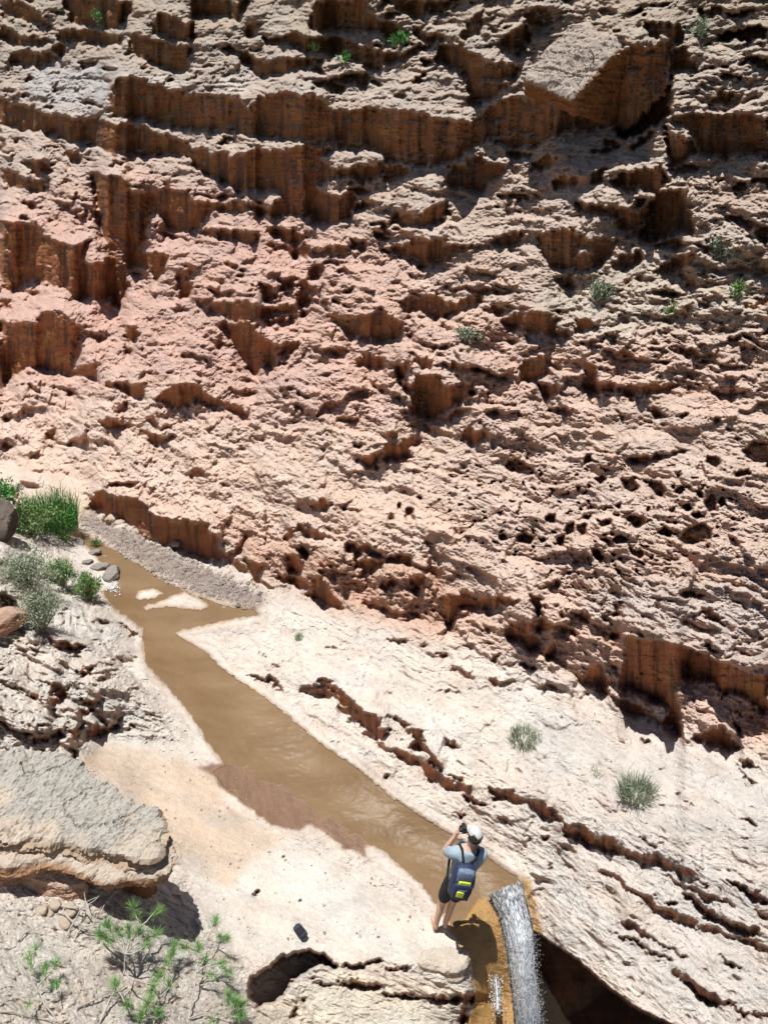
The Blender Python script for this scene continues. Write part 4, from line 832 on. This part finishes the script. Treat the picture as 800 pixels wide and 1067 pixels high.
def shrub(name, px, w, h, n, m, label, group=None, leaf=.035, lw=.014, open_=.5):
    p0 = ground(*px); e = empty(name, p0, label, 'plant', group); mb = MB(); ms = MB()
    nb = max(9, int(n / 55))
    for i in range(nb):
        a = random.uniform(0, 6.283); sp = random.random(); tip = Vector((math.cos(a) * w * .5 * sp, math.sin(a) * w * .5 * sp, h * (1 - .45 * sp * sp) * random.uniform(.75, 1.05)))
        mid = tip * .5 + Vector((0, 0, h * .08)) + rv(.02); ms.tube([Vector((0, 0, -.04)), mid, tip], [.009, .006, .002], 4)
        for q in range(int(n / nb)):
            t = random.uniform(.35, 1.02); c = (mid * (1 - t) + tip * t) if t > .5 else mid * (t / .5) * .9
            c = c + rv(w * .055 * (1 + open_)); d = rv() + (tip.normalized() * 1.0); d.z += .4
            mb.blade(c, d, leaf * random.uniform(.6, 1.4), lw * random.uniform(.7, 1.3), rv(.006), d.cross(rv()).normalized())
    mb.build('foliage', m, e); ms.build('stem', G_dry, e); return e
reed('reed_clump', (56, 551), .85, .85, 900, G_reed, 'tall bright green reed clump at the top of the left bank')
shrub('green_shrub', (8, 546), .75, .80, 1500, G_reed, 'dark green leafy shrub at the left edge beside the reeds', leaf=.06, lw=.022)
shrub('green_shrub', (33, 555), 1.0, .5, 2600, G_shrub, 'yellow green low shrub between the reeds and the leafy shrub', leaf=.05, lw=.016)
shrub('green_shrub', (68, 562), .42, .25, 500, G_shrub, 'small low green shrub under the right end of the reed clump', leaf=.045, lw=.014)
shrub('bank_shrub', (28, 611), 1.0, .42, 3200, G_sage, 'grey green sprawling bush on the pale bank, upper left of the row', leaf=.04, lw=.013, open_=1.0)
shrub('bank_shrub', (45, 656), .62, .55, 3000, G_sage, 'rounded grey sage bush with woody base on the pale bank', leaf=.035, lw=.010)
shrub('bank_shrub', (66, 610), .5, .42, 1400, G_shrub, 'greener bush behind the rounded sage bush on the bank', leaf=.05, lw=.014)
shrub('bank_shrub', (95, 626), .48, .44, 1500, G_shrub, 'green bush nearest the water edge on the left bank', leaf=.05, lw=.014)
shrub('bank_shrub', (20, 655), .24, .24, 350, G_shrub, 'small green tuft beside the red rock at the left edge', leaf=.045, lw=.013)
shrub('bank_shrub', (100, 572), .26, .14, 260, G_shrub, 'low green patch among the dark stones by the upper stream', leaf=.04, lw=.012)
reed('sage_tuft', (546, 772), .32, .24, 420, G_sage, 'grey green upright tuft on the pale slab, left of two tufts', lean=.5, bw=.006)
reed('sage_tuft', (662, 830), .30, .36, 480, G_sage, 'taller grey green tuft on the grey slab, right of two tufts', lean=.45, bw=.006)
reed('sage_tuft', (625, 803), .18, .09, 90, G_sage, 'tiny sparse sprig on the slab between the two grey tufts', lean=.7, bw=.005)
reed('sage_tuft', (312, 665), .12, .12, 130, G_shrub, 'tiny green tuft alone on the pale slickrock beside the stream', lean=.5, bw=.006)
for px, w_, h_, n_, m_, lab in (((622,312),.46,.20,600,G_sage,'grey green bush on the cliff bench, widest plant of the right half'),((700,334),.24,.20,300,G_shrub,'small olive bush on the cliff right of and below the widest bush'),
      ((485,354),.46,.14,420,G_sage,'low grey green growth on the pale yellowish cliff bench in the middle'),((744,268),.40,.20,400,G_sage,'grey green bush on the bench right of the dark cliff hollow'),
      ((765,312),.22,.22,260,G_shrub,'small green bush near the right edge of the cliff bench'),((418,50),.34,.20,380,G_reed,'bright green bush on the upper cliff right of centre'),
      ((360,66),.26,.16,240,G_reed,'small green bush high on the cliff beside a dark ledge'),((328,56),.24,.14,200,G_shrub,'low green patch on the ledge high on the upper cliff'),
      ((106,32),.45,.45,520,G_shrub,'green bush in a corner of the top left cliff'),((728,140-98),.30,.24,260,G_sage,'pale grey green bush below the top right of the cliff'),((566,22),.40,.16,300,G_sage,'pale low bush on the top edge of the cliff left of the leaning boulder')):
    shrub('cliff_shrub', px, w_, h_, n_, m_, lab, 'bushes scattered over the cliff', leaf=.055, lw=.018)
shrub('dry_shrub', (18, 516), .34, .22, 260, G_dry, 'dry brown tuft on the sand at the foot of the cliff on the left', leaf=.09, lw=.008)

# young pines and dead twigs on the near ledge: branches rise from the rock, tufts of needles at their tips
def needle_tuft(mb, p, d, n=46, L=.085):
    d = d.normalized()
    for i in range(n):
        t = random.random(); b = p - d * .05 * t
        v = (d * random.uniform(.25, 1.1) + rv(.55)).normalized()
        mb.blade(b, v, L * random.uniform(.7, 1.2), .0032, rv(.006), v.cross(rv()).normalized())
def pine(label, root, branches, size=1.0, name='young_pine'):
    p0 = ground(*root); e = empty(name, p0, label, 'plant'); nb = MB()
    for pts, tuft in branches:
        mb = MB(); P_ = []
        for (u, v, h) in pts:
            g_ = at(u, v, k_=base_k(u, v)); r = Vector([float(x) for x in rays(u, v)]).normalized(); P_.append(g_ - r * h - p0)   # h metres clear of the rock
        n_ = len(P_); Q_ = []
        for i in range(n_ - 1):
            for t in (0, .5): Q_.append(P_[i].lerp(P_[i + 1], t) + (rv(.006) if (i or t) else Vector()))
        Q_.append(P_[-1]); mb.tube(Q_, [(.0085 - .006 * i / (len(Q_) - 1)) * size for i in range(len(Q_))], 5)
        mb.build('branch', G_bark, e)
        if tuft:
            d = Q_[-1] - Q_[-3] if len(Q_) > 2 else Q_[-1] - Q_[0]; d = d.normalized() + Vector((0, 0, .35)); needle_tuft(nb, Q_[-1], d, int(tuft * 75), .095 * size)
            if tuft > .9: needle_tuft(nb, Q_[-2], d + rv(.4), int(tuft * 50), .08 * size)
    nb.build('needles', G_pine, e); return e
pine('young pine growing below the dark hollow of the grey block, thickest of the pines', (104,1066), [
  ([(104,1066,.0),(118,1040,.12),(129,1012,.22),(131,994,.28)],0), ([(131,994,.28),(142,972,.36),(146,962,.4),(138,944,.44)],1.2), ([(146,966,.4),(158,955,.44),(168,947,.48)],1.2),
  ([(131,994,.28),(122,982,.33),(108,975,.36)],1.2), ([(131,994,.28),(128,980,.33),(122,968,.36)],1.2), ([(131,994,.28),(136,980,.33),(134,967,.38)],1.3), ([(131,994,.28),(146,980,.34),(164,972,.4)],1.2),
  ([(131,994,.28),(118,990,.3),(104,972,.36)],1.1), ([(131,994,.28),(146,990,.33),(152,984,.36)],.9), ([(122,982,.33),(114,968,.38),(112,962,.42)],1.0), ([(136,980,.33),(144,974,.36),(146,970,.4)],1.1), ([(129,1012,.22),(140,1022,.26),(160,1026,.3)],.4)])
pine('thin curved pine seedling at the lower left on the grey ledge', (60,1066), [([(60,1066,0),(48,1046,.1),(38,1030,.16),(30,1012,.22),(31,996,.27)],1.0), ([(38,1030,.16),(46,1020,.22),(48,1008,.26)],1.1), ([(46,1020,.22),(54,1012,.26),(58,1003,.28)],.9), ([(31,1000,.26),(36,992,.28),(38,986,.3)],.7), ([(40,1034,.16),(32,1040,.18),(30,1046,.2)],.6), ([(48,1046,.1),(60,1040,.18),(58,1024,.24)],.8)], .9)
pine('pine shoots between the cluster and the cave, with two bushy tips', (196,1066), [([(196,1066,0),(200,1040,.1),(204,1014,.2),(208,992,.26),(206,984,.3)],1.0), ([(208,992,.26),(217,976,.32),(222,966,.36),(225,958,.38)],1.3), ([(220,970,.34),(230,974,.36),(237,978,.38)],1.2), ([(208,992,.26),(198,988,.28),(190,986,.3)],1.0),
  ([(204,1014,.2),(216,1006,.26),(232,1002,.3)],1.0), ([(216,1006,.26),(226,1006,.3),(240,1012,.32)],1.1), ([(204,1014,.2),(212,1002,.26),(215,998,.3)],.8), ([(204,1016,.2),(216,1016,.25),(220,1016,.28)],.7)], .95)
pine('cluster of small pine sprouts at the bottom left of centre', (160,1070), [([(160,1070,0),(166,1040,.1),(174,1010,.18),(178,994,.24)],1.2), ([(174,1010,.18),(180,1000,.24),(181,984,.28)],1.1), ([(166,1040,.1),(160,1024,.18),(168,1014,.22)],1.2), ([(164,1050,.08),(158,1042,.14),(158,1030,.2)],1.2), ([(162,1060,.05),(150,1056,.12),(154,1044,.18)],1.2),
  ([(162,1060,.05),(146,1062,.1),(148,1056,.16)],1.1), ([(150,1056,.12),(138,1052,.16),(132,1046,.2)],1.1), ([(166,1040,.1),(176,1030,.16),(176,1024,.2)],.9), ([(162,1062,.05),(170,1058,.1),(165,1054,.15)],1.1), ([(132,1050,.18),(122,1030,.22),(119,1022,.24)],1.2)], .9)
pine('leaning pine branch at the bottom beside the small cave', (196,1062), [([(196,1062,.02),(212,1055,.06),(226,1055,.1),(240,1056,.14)],0), ([(240,1056,.14),(244,1050,.2),(246,1042,.24)],1.4), ([(240,1056,.14),(250,1050,.2),(252,1046,.24)],1.4), ([(240,1056,.14),(240,1048,.2),(238,1036,.24)],1.2), ([(236,1056,.14),(246,1060,.16),(252,1058,.2)],1.1), ([(226,1055,.1),(222,1062,.14),(222,1064,.16)],.8)], 1.0)
for pts, lab in (([(0,1054,.02),(22,1057,.03),(44,1062,.02),(60,1064,.02)],'thin bleached twig lying along the bottom left corner'),([(80,1050,.02),(96,1044,.05),(116,1033,.05),(132,1026,.04)],'straight bleached twig lying below the thickest pine'),
      ([(19,980,.01),(24,973,.05),(31,971,.02)],'short dark twig lying on the grey ledge at far left'),([(0,1048,.01),(10,1042,.03),(18,1040,.02)],'short dead twig at the left edge of the ledge'),
      ([(66,950,.06),(76,960,.1),(88,968,.1),(100,972,.06)],'curved dead branch in the brush pile under the block'),([(70,975,.04),(80,955,.12),(90,940,.18),(88,930,.2)],'upright dead branch in the brush pile under the block'),
      ([(64,944,.06),(80,946,.12),(96,955,.14),(110,950,.12)],'pale dead branch lying across the brush pile'),([(106,978,.06),(116,986,.1),(128,992,.12),(150,997,.08)],'pale dead branch lying across the foot of the thickest pine'),
      ([(112,940,.16),(120,930,.2),(124,922,.22)],'short dead stick poking up before the dark hollow'),([(78,980,.02),(86,966,.08),(98,962,.1),(106,945,.14)],'forked dead branch beside the rubble stones')):
    p0 = ground(pts[0][0], pts[0][1]); mb = MB(); L_ = []
    for (u, v, h) in pts:
        r = Vector([float(x) for x in rays(u, v)]).normalized(); L_.append(ground(u, v) - r * h - p0)
    L_ = [q for i in range(len(L_) - 1) for q in (L_[i], L_[i].lerp(L_[i + 1], .5) + rv(.008))] + [L_[-1]]
    mb.tube(L_, [.009 - .006 * i / (len(L_) - 1) for i in range(len(L_))], 5)
    for i in range(2, len(L_) - 1):
        if random.random() < .8:
            d = (L_[i + 1] - L_[i - 1]).normalized() + rv(.5); mb.tube([L_[i], L_[i] + d * .06 + rv(.01), L_[i] + d * .13 + rv(.02)], [.005, .0035, .0015], 4)
    tag(mb.build('dead_branch', G_dead), lab, 'branch').location = p0
print('plants', time.time() - T0)

# ------------------------------------------------------------------ the walker
M_skin = mat('skin', .55, (.56, .34, .245), noise=14, vary=.06); M_shirt = mat('pale_blue_shirt', .85, (.29, .37, .425), noise=18, vary=.12, bump=(.6, .012, 16)); M_black = mat('black_cloth', .8, (.012, .012, .014), noise=18, vary=.2, bump=(.6, .01, 18))
M_cap = mat('white_cap', .8, (.52, .52, .51), vary=.05); M_hair = mat('dark_hair', .6, (.035, .022, .015), noise=60, vary=.3); M_navy = mat('navy_nylon', .6, (.022, .032, .075), noise=30, vary=.3, bump=(.5, .006, 40)); M_grey = mat('grey_nylon', .65, (.13, .17, .24), noise=26, vary=.4)
M_lime = mat('lime_patch', .6, (.52, .60, .06), vary=.1); M_plastic = mat('black_plastic', .35, (.015, .015, .016), spec=.5); M_white = mat('pale_strap', .7, (.55, .56, .56)); M_eye = mat('eye', .3, (.05, .04, .03)); M_sole = mat('sandal', .8, (.42, .36, .31))
def skin(name, joints, bones, m, parent, sub=2, root=None):
    names = list(joints); me = bpy.data.meshes.new(name); me.from_pydata([joints[n][0] for n in names], [(names.index(a), names.index(b)) for a, b in bones], []); me.materials.append(m)
    o = bpy.data.objects.new(name, me); C.objects.link(o); sk_ = o.modifiers.new('skin', 'SKIN'); sk_.use_smooth_shade = True
    for i, n in enumerate(names):
        r = joints[n][1]; sv = me.skin_vertices[0].data[i]; sv.radius = r if isinstance(r, tuple) else (r, r); sv.use_root = (n == (root or names[0]))
    o.modifiers.new('sub', 'SUBSURF').levels = sub; o.modifiers['sub'].render_levels = sub
    bake(o)
    if not o.data.materials: o.data.materials.append(m)
    o.data.polygons.foreach_set('use_smooth', [True] * len(o.data.polygons)); o.parent = parent; return o
fp_ = ground(457, 968); fz = fp_.z
person = empty('person', fp_, 'person in pale blue shirt, black shorts and white cap photographing from the stream edge', 'person'); person.scale = (.76, .82, .82); PS = .82
V3 = lambda *a: a
J = {'pelvis': (V3(.085, 0, .93), (.135, .10)), 'waist': (V3(.115, .015, 1.08), (.125, .095)), 'chest': (V3(.15, .04, 1.28), (.15, .105)), 'collar': (V3(.175, .065, 1.41), (.09, .075)), 'neck': (V3(.19, .085, 1.49), .05), 'jaw': (V3(.215, .105, 1.56), (.068, .075)), 'head': (V3(.225, .105, 1.65), (.078, .092)), 'crown': (V3(.23, .09, 1.73), (.055, .065)),
 'hipL': (V3(.01, 0, .86), .088), 'kneeL': (V3(-.01, .045, .49), .056), 'calfL': (V3(-.025, .015, .34), .05), 'ankL': (V3(-.045, -.02, .09), .034), 'heelL': (V3(-.045, -.045, .04), .03), 'toeL': (V3(-.075, .15, .025), .028),
 'hipR': (V3(.165, 0, .86), .088), 'kneeR': (V3(.135, .06, .49), .056), 'calfR': (V3(.115, .035, .34), .05), 'ankR': (V3(.085, .0, .09), .034), 'heelR': (V3(.085, -.025, .04), .03), 'toeR': (V3(.11, .17, .025), .028),
 'shL': (V3(-.02, .05, 1.40), .06), 'elL': (V3(-.09, .20, 1.25), .042), 'wrL': (V3(.02, .24, 1.47), .028), 'haL': (V3(.045, .25, 1.53), (.018, .036)),
 'shR': (V3(.36, .06, 1.38), .06), 'elR': (V3(.40, .20, 1.20), .042), 'wrR': (V3(.225, .26, 1.44), .028), 'haR': (V3(.20, .265, 1.50), (.018, .036))}
for k_ in J: J[k_] = ((J[k_][0][0] + .115 * max(0, J[k_][0][2] - .1), J[k_][0][1], J[k_][0][2]), J[k_][1])
BN = [('pelvis','waist'),('waist','chest'),('chest','collar'),('collar','neck'),('neck','jaw'),('jaw','head'),('head','crown'),('pelvis','hipL'),('hipL','kneeL'),('kneeL','calfL'),('calfL','ankL'),('ankL','heelL'),('ankL','toeL'),('pelvis','hipR'),('hipR','kneeR'),('kneeR','calfR'),('calfR','ankR'),('ankR','heelR'),('ankR','toeR'),
 ('collar','shL'),('shL','elL'),('elL','wrL'),('wrL','haL'),('collar','shR'),('shR','elR'),('elR','wrR'),('wrR','haR')]
# five fingers on each hand, bent round the camera
for s_, hx in (('L', -1), ('R', 1)):
    hb = Vector(J['ha' + s_][0])
    for i, (L_, off) in enumerate(((.062, -.024), (.070, -.008), (.066, .008), (.052, .024))):
        a = hb + Vector((-.004 * hx, .012 - off * .15, .012 + off)); b = a + Vector((-hx * L_ * .15, .025, L_ * .45)); c_ = b + Vector((-hx * L_ * .5, .012, L_ * .18))
        for q, (p, r) in enumerate(((a, .0095), (b, .009), (c_, .0075))): J['f%s%d%d' % (s_, i, q)] = (tuple(p), r)
        BN += [('ha' + s_, 'f%s%d0' % (s_, i)), ('f%s%d0' % (s_, i), 'f%s%d1' % (s_, i)), ('f%s%d1' % (s_, i), 'f%s%d2' % (s_, i))]
    a = hb + Vector((-hx * .02, -.02, -.01)); b = a + Vector((-hx * .03, -.012, .02)); J['t%s0' % s_] = (tuple(a), .011); J['t%s1' % s_] = (tuple(b), .009); BN += [('ha' + s_, 't%s0' % s_), ('t%s0' % s_, 't%s1' % s_)]
skin('body', J, BN, M_skin, person)
def grow(names, k_, over={}):
    d = {}
    for n in names:
        p, r = J[n]; r = over.get(n, r); d[n] = (p, tuple(q * k_ for q in r) if isinstance(r, tuple) else r * k_)
    return d
lerp = lambda a, b, t: tuple(np.array(J[a][0]) * (1 - t) + np.array(J[b][0]) * t)
S = grow(['waist', 'chest', 'collar', 'shL', 'shR'], 1.16, {'shL': .07, 'shR': .07}); S['hem'] = (lerp('waist', 'pelvis', 1.05), (.165, .13)); S['nk'] = (lerp('collar', 'neck', .55), (.075, .07)); S['collar'] = (J['collar'][0], (.125, .10)); S['slL'] = (lerp('shL', 'elL', .72), .066); S['slR'] = (lerp('shR', 'elR', .72), .066)
skin('shirt', S, [('hem','waist'),('waist','chest'),('chest','collar'),('collar','nk'),('collar','shL'),('collar','shR'),('shL','slL'),('shR','slR')], M_shirt, person, root='chest')
S = grow(['pelvis', 'hipL', 'hipR'], 1.14); S['top'] = (lerp('pelvis', 'waist', .6), (.155, .122)); S['kL'] = (lerp('hipL', 'kneeL', .88), .088); S['kR'] = (lerp('hipR', 'kneeR', .88), .088); S['mL'] = (lerp('hipL', 'kneeL', .5), .095); S['mR'] = (lerp('hipR', 'kneeR', .5), .095)
skin('shorts', S, [('top','pelvis'),('pelvis','hipL'),('hipL','mL'),('mL','kL'),('pelvis','hipR'),('hipR','mR'),('mR','kR')], M_black, person, root='pelvis')
hd = Vector(J['head'][0])
def dome(name, c, r, zcut, m, parent, brim=None, seg=20, rot=0.0):
    bm = bmesh.new(); bmesh.ops.create_uvsphere(bm, u_segments=seg, v_segments=14, radius=1)
    bmesh.ops.delete(bm, geom=[v for v in bm.verts if v.co.z < zcut], context='VERTS')
    for v in bm.verts: v.co = Vector((v.co.x * r[0], v.co.y * r[1], v.co.z * r[2]))
    if brim:
        vs = []
        for i in range(9):
            a = -1.0 + 2.0 * i / 8; vs.append((math.sin(a) * r[0], math.cos(a) * r[1], zcut * r[2]))
        for i in range(9):
            a = -1.0 + 2.0 * i / 8; vs.append((math.sin(a) * r[0] * .85, math.cos(a) * (r[1] + brim * math.cos(a * .9)) + .0, zcut * r[2] - .018))
        b = [bm.verts.new(v) for v in vs]
        for i in range(8): bm.faces.new((b[i], b[i + 1], b[i + 10], b[i + 9]))
    bmesh.ops.rotate(bm, verts=bm.verts, matrix=Matrix.Rotation(rot, 3, 'Z'))
    me = bpy.data.meshes.new(name); bm.to_mesh(me); bm.free(); me.materials.append(m); me.polygons.foreach_set('use_smooth', [True] * len(me.polygons))
    o = bpy.data.objects.new(name, me); C.objects.link(o); o.location = c; o.parent = parent
    so_ = o.modifiers.new('solid', 'SOLIDIFY'); so_.thickness = .006; return o
dome('hair', hd + Vector((0, -.012, .005)), (.088, .106, .115), -.35, M_hair, person)
cap = dome('cap', hd + Vector((0, -.004, .03)), (.090, .108, .095), .02, M_cap, person, brim=.06, rot=R(25))
mb = MB(); mb.tube([hd + Vector((.08 * math.cos(a), -.095 * abs(math.sin(a)) - .02, .03)) for a in np.linspace(.3, 2.84, 9)], .011, 5); mb.build('cap_strap', M_black, person, smooth=True)
for s_ in (-1, 1):
    mb = MB(); mb.tube([hd + Vector((s_ * .083, -.01, -.045)), hd + Vector((s_ * .092, -.016, -.015)), hd + Vector((s_ * .088, -.012, .012))], [.012, .016, .010], 6); mb.build('ear', M_skin, person, smooth=True, sub=1)
    mb = MB(); c_ = hd + Vector((s_ * .032, .088, -.005)); mb.tube([c_ - Vector((.010, 0, 0)), c_, c_ + Vector((.010, 0, 0))], [.003, .007, .003], 6); mb.build('eye', M_eye, person, smooth=True)
mb = MB(); mb.tube([hd + Vector((0, .088, -.005)), hd + Vector((0, .112, -.035)), hd + Vector((0, .09, -.045))], [.008, .014, .008], 6); mb.build('nose', M_skin, person, smooth=True, sub=1)
mb = MB(); mb.tube([hd + Vector((-.024, .082, -.075)), hd + Vector((0, .092, -.075)), hd + Vector((.024, .082, -.075))], [.003, .006, .003], 6); mb.build('mouth', mat('lips', .5, (.42, .2, .17)), person, smooth=True)
for s_ in 'LR':
    a = Vector(J['heel' + s_][0]); b = Vector(J['toe' + s_][0]); mb = MB(); d = (b - a); mb.tube([a - d * .08 + Vector((0, 0, -.03)), a + d * .5 + Vector((0, 0, -.022)), b + d * .1 + Vector((0, 0, -.02))], [.030, .036, .026], 8)
    for i, v in enumerate(mb.v): mb.v[i] = (v[0], v[1], max(.002, min(v[2], .022)))
    mb.build('sandal', M_sole, person)
# compact camera held in front of the face
camo = empty('compact_camera', fp_ + Vector((.287 * .93, .262, 1.535)) * PS, 'black camera held up in both hands by the person in the white cap', 'camera', rz=R(4)); camo.scale = person.scale
mb = MB(); mb.box((0, 0, 0), (.068, .022, .042)); mb.box((.0, 0, .05), (.026, .02, .014)); mb.build('camera_body', M_plastic, camo, bevel=.006)
mb = MB(); mb.tube([(0, .02, -.003), (0, .06, -.003), (0, .085, -.003)], [.033, .033, .029], 18); mb.build('lens', M_plastic, camo, smooth=False)
# backpack on the person's back
bk = empty('backpack', fp_ + Vector((.235 * .93, -.175, 1.235)) * PS, 'navy and grey backpack with lime patches on the back of the person', 'backpack'); bk.rotation_euler = (R(-9), R(13), 0); bk.scale = (.78, .82, .82)
def puff(name, c, h, m, parent, sq=.5):
    bm = bmesh.new(); bmesh.ops.create_cube(bm, size=2); bmesh.ops.subdivide_edges(bm, edges=bm.edges, cuts=5, use_grid_fill=True)
    for v in bm.verts:
        d = v.co.copy(); s_ = d.normalized() * 1.25; q = d.lerp(s_, sq); n_ = .03 * math.sin(q.x * 7 + q.z * 5) ; v.co = Vector((q.x * h[0], q.y * h[1], q.z * h[2])) * (1 + n_)
    me = bpy.data.meshes.new(name); bm.to_mesh(me); bm.free(); me.materials.append(m); me.polygons.foreach_set('use_smooth', [True] * len(me.polygons))
    o = bpy.data.objects.new(name, me); C.objects.link(o); o.location = c; o.parent = parent; return o
puff('main_bag', (0, 0, .0), (.13, .08, .205), M_navy, bk); puff('top_panel', (0, -.045, .12), (.105, .055, .085), M_grey, bk); puff('front_pocket', (0, -.085, -.075), (.11, .045, .115), M_navy, bk)
for c_, sz in (((.005, -.105, .04), (.075, .012, .038)), ((-.02, -.135, -.085), (.045, .010, .040))): puff('reflective_patch', c_, sz, M_lime, bk, .25)
for zz_, m_ in ((.0, M_grey), (-.04, M_grey)):
    mb = MB(); mb.tube([(-.10, -.115, zz_ - .02), (0, -.135, zz_ - .028), (.10, -.115, zz_ - .02)], .007, 5); mb.build('webbing', m_, bk)
mb = MB(); mb.tube([(.135, -.03, .10), (.145, -.05, -.02), (.135, -.04, -.15)], .012, 6); mb.build('pale_side_strap', M_white, bk, smooth=True)
for s_ in (-1, 1):
    mb = MB(); L_ = [Vector((.0 + s_ * .03, .03, .20)), Vector((.03 + s_ * .075, .075, .245)), Vector((.045 + s_ * .105, .155, .30)), Vector((.045 + s_ * .115, .25, .27)), Vector((.03 + s_ * .125, .31, .16)), Vector((.01 + s_ * .135, .29, .02)), Vector((s_ * .14, .14, -.10)), Vector((s_ * .12, .02, -.15))]
    mb.tube(L_, .016, 6); mb.build('shoulder_strap', M_black, bk, smooth=True)
# small bundle left on the rock
gp_ = ground(313, 972); bag = empty('small_bag', gp_ + Vector((0, 0, .032)), 'small dark blue bag left lying on the pale rock', 'bag', rz=R(-48)); bag.scale = (.72, .72, .72)
puff('pouch', (0, 0, 0), (.10, .055, .045), mat('dark_bag', .6, (.025, .035, .055), noise=40, vary=.5, bump=(.8, .01, 40)), bag, .45)
puff('flap', (.015, -.01, .035), (.055, .045, .018), M_black, bag, .4); puff('pale_tag', (-.045, -.035, .03), (.018, .012, .010), M_white, bag, .4)
mb = MB(); mb.tube([(-.10, .0, .0), (-.14, .03, -.02), (-.17, .0, -.03), (-.14, -.03, -.03), (-.09, -.03, -.01)], .008, 6); mb.build('carry_strap', M_grey, bag, smooth=True)
print('person', time.time() - T0)
# ------------------------------------------------------------------ light
w = bpy.data.worlds.new('World'); scene.world = w; w.use_nodes = True
nt = w.node_tree; bg = nt.nodes['Background']; sk = nt.nodes.new('ShaderNodeTexSky'); sk.sky_type = 'NISHITA'; sk.sun_disc = False
SUN_EL, SUN_AZ = R(81.5), R(-62)          # azimuth from +Y (beyond the cliff), negative = from the left
sk.sun_elevation = SUN_EL; sk.sun_rotation = SUN_AZ; sk.air_density = 1.0; sk.dust_density = .6; sk.altitude = 1400
nt.links.new(sk.outputs['Color'], bg.inputs['Color']); bg.inputs['Strength'].default_value = .05
sl_ = bpy.data.lights.new('sun', 'SUN'); so = bpy.data.objects.new('sun', sl_); C.objects.link(so)
sl_.energy = 4.8; sl_.angle = R(.53); sl_.color = (1.0, .98, .945)
sdir = Vector((math.sin(SUN_AZ) * math.cos(SUN_EL), math.cos(SUN_AZ) * math.cos(SUN_EL), math.sin(SUN_EL)))
so.rotation_euler = sdir.to_track_quat('Z', 'Y').to_euler(); so.location = (0, 0, 30)
scene.view_settings.view_transform = 'Standard'; scene.view_settings.look = 'None'; scene.view_settings.gamma = 1; scene.view_settings.exposure = 0.42
scene.cycles.max_bounces = 4
print('done', time.time() - T0)
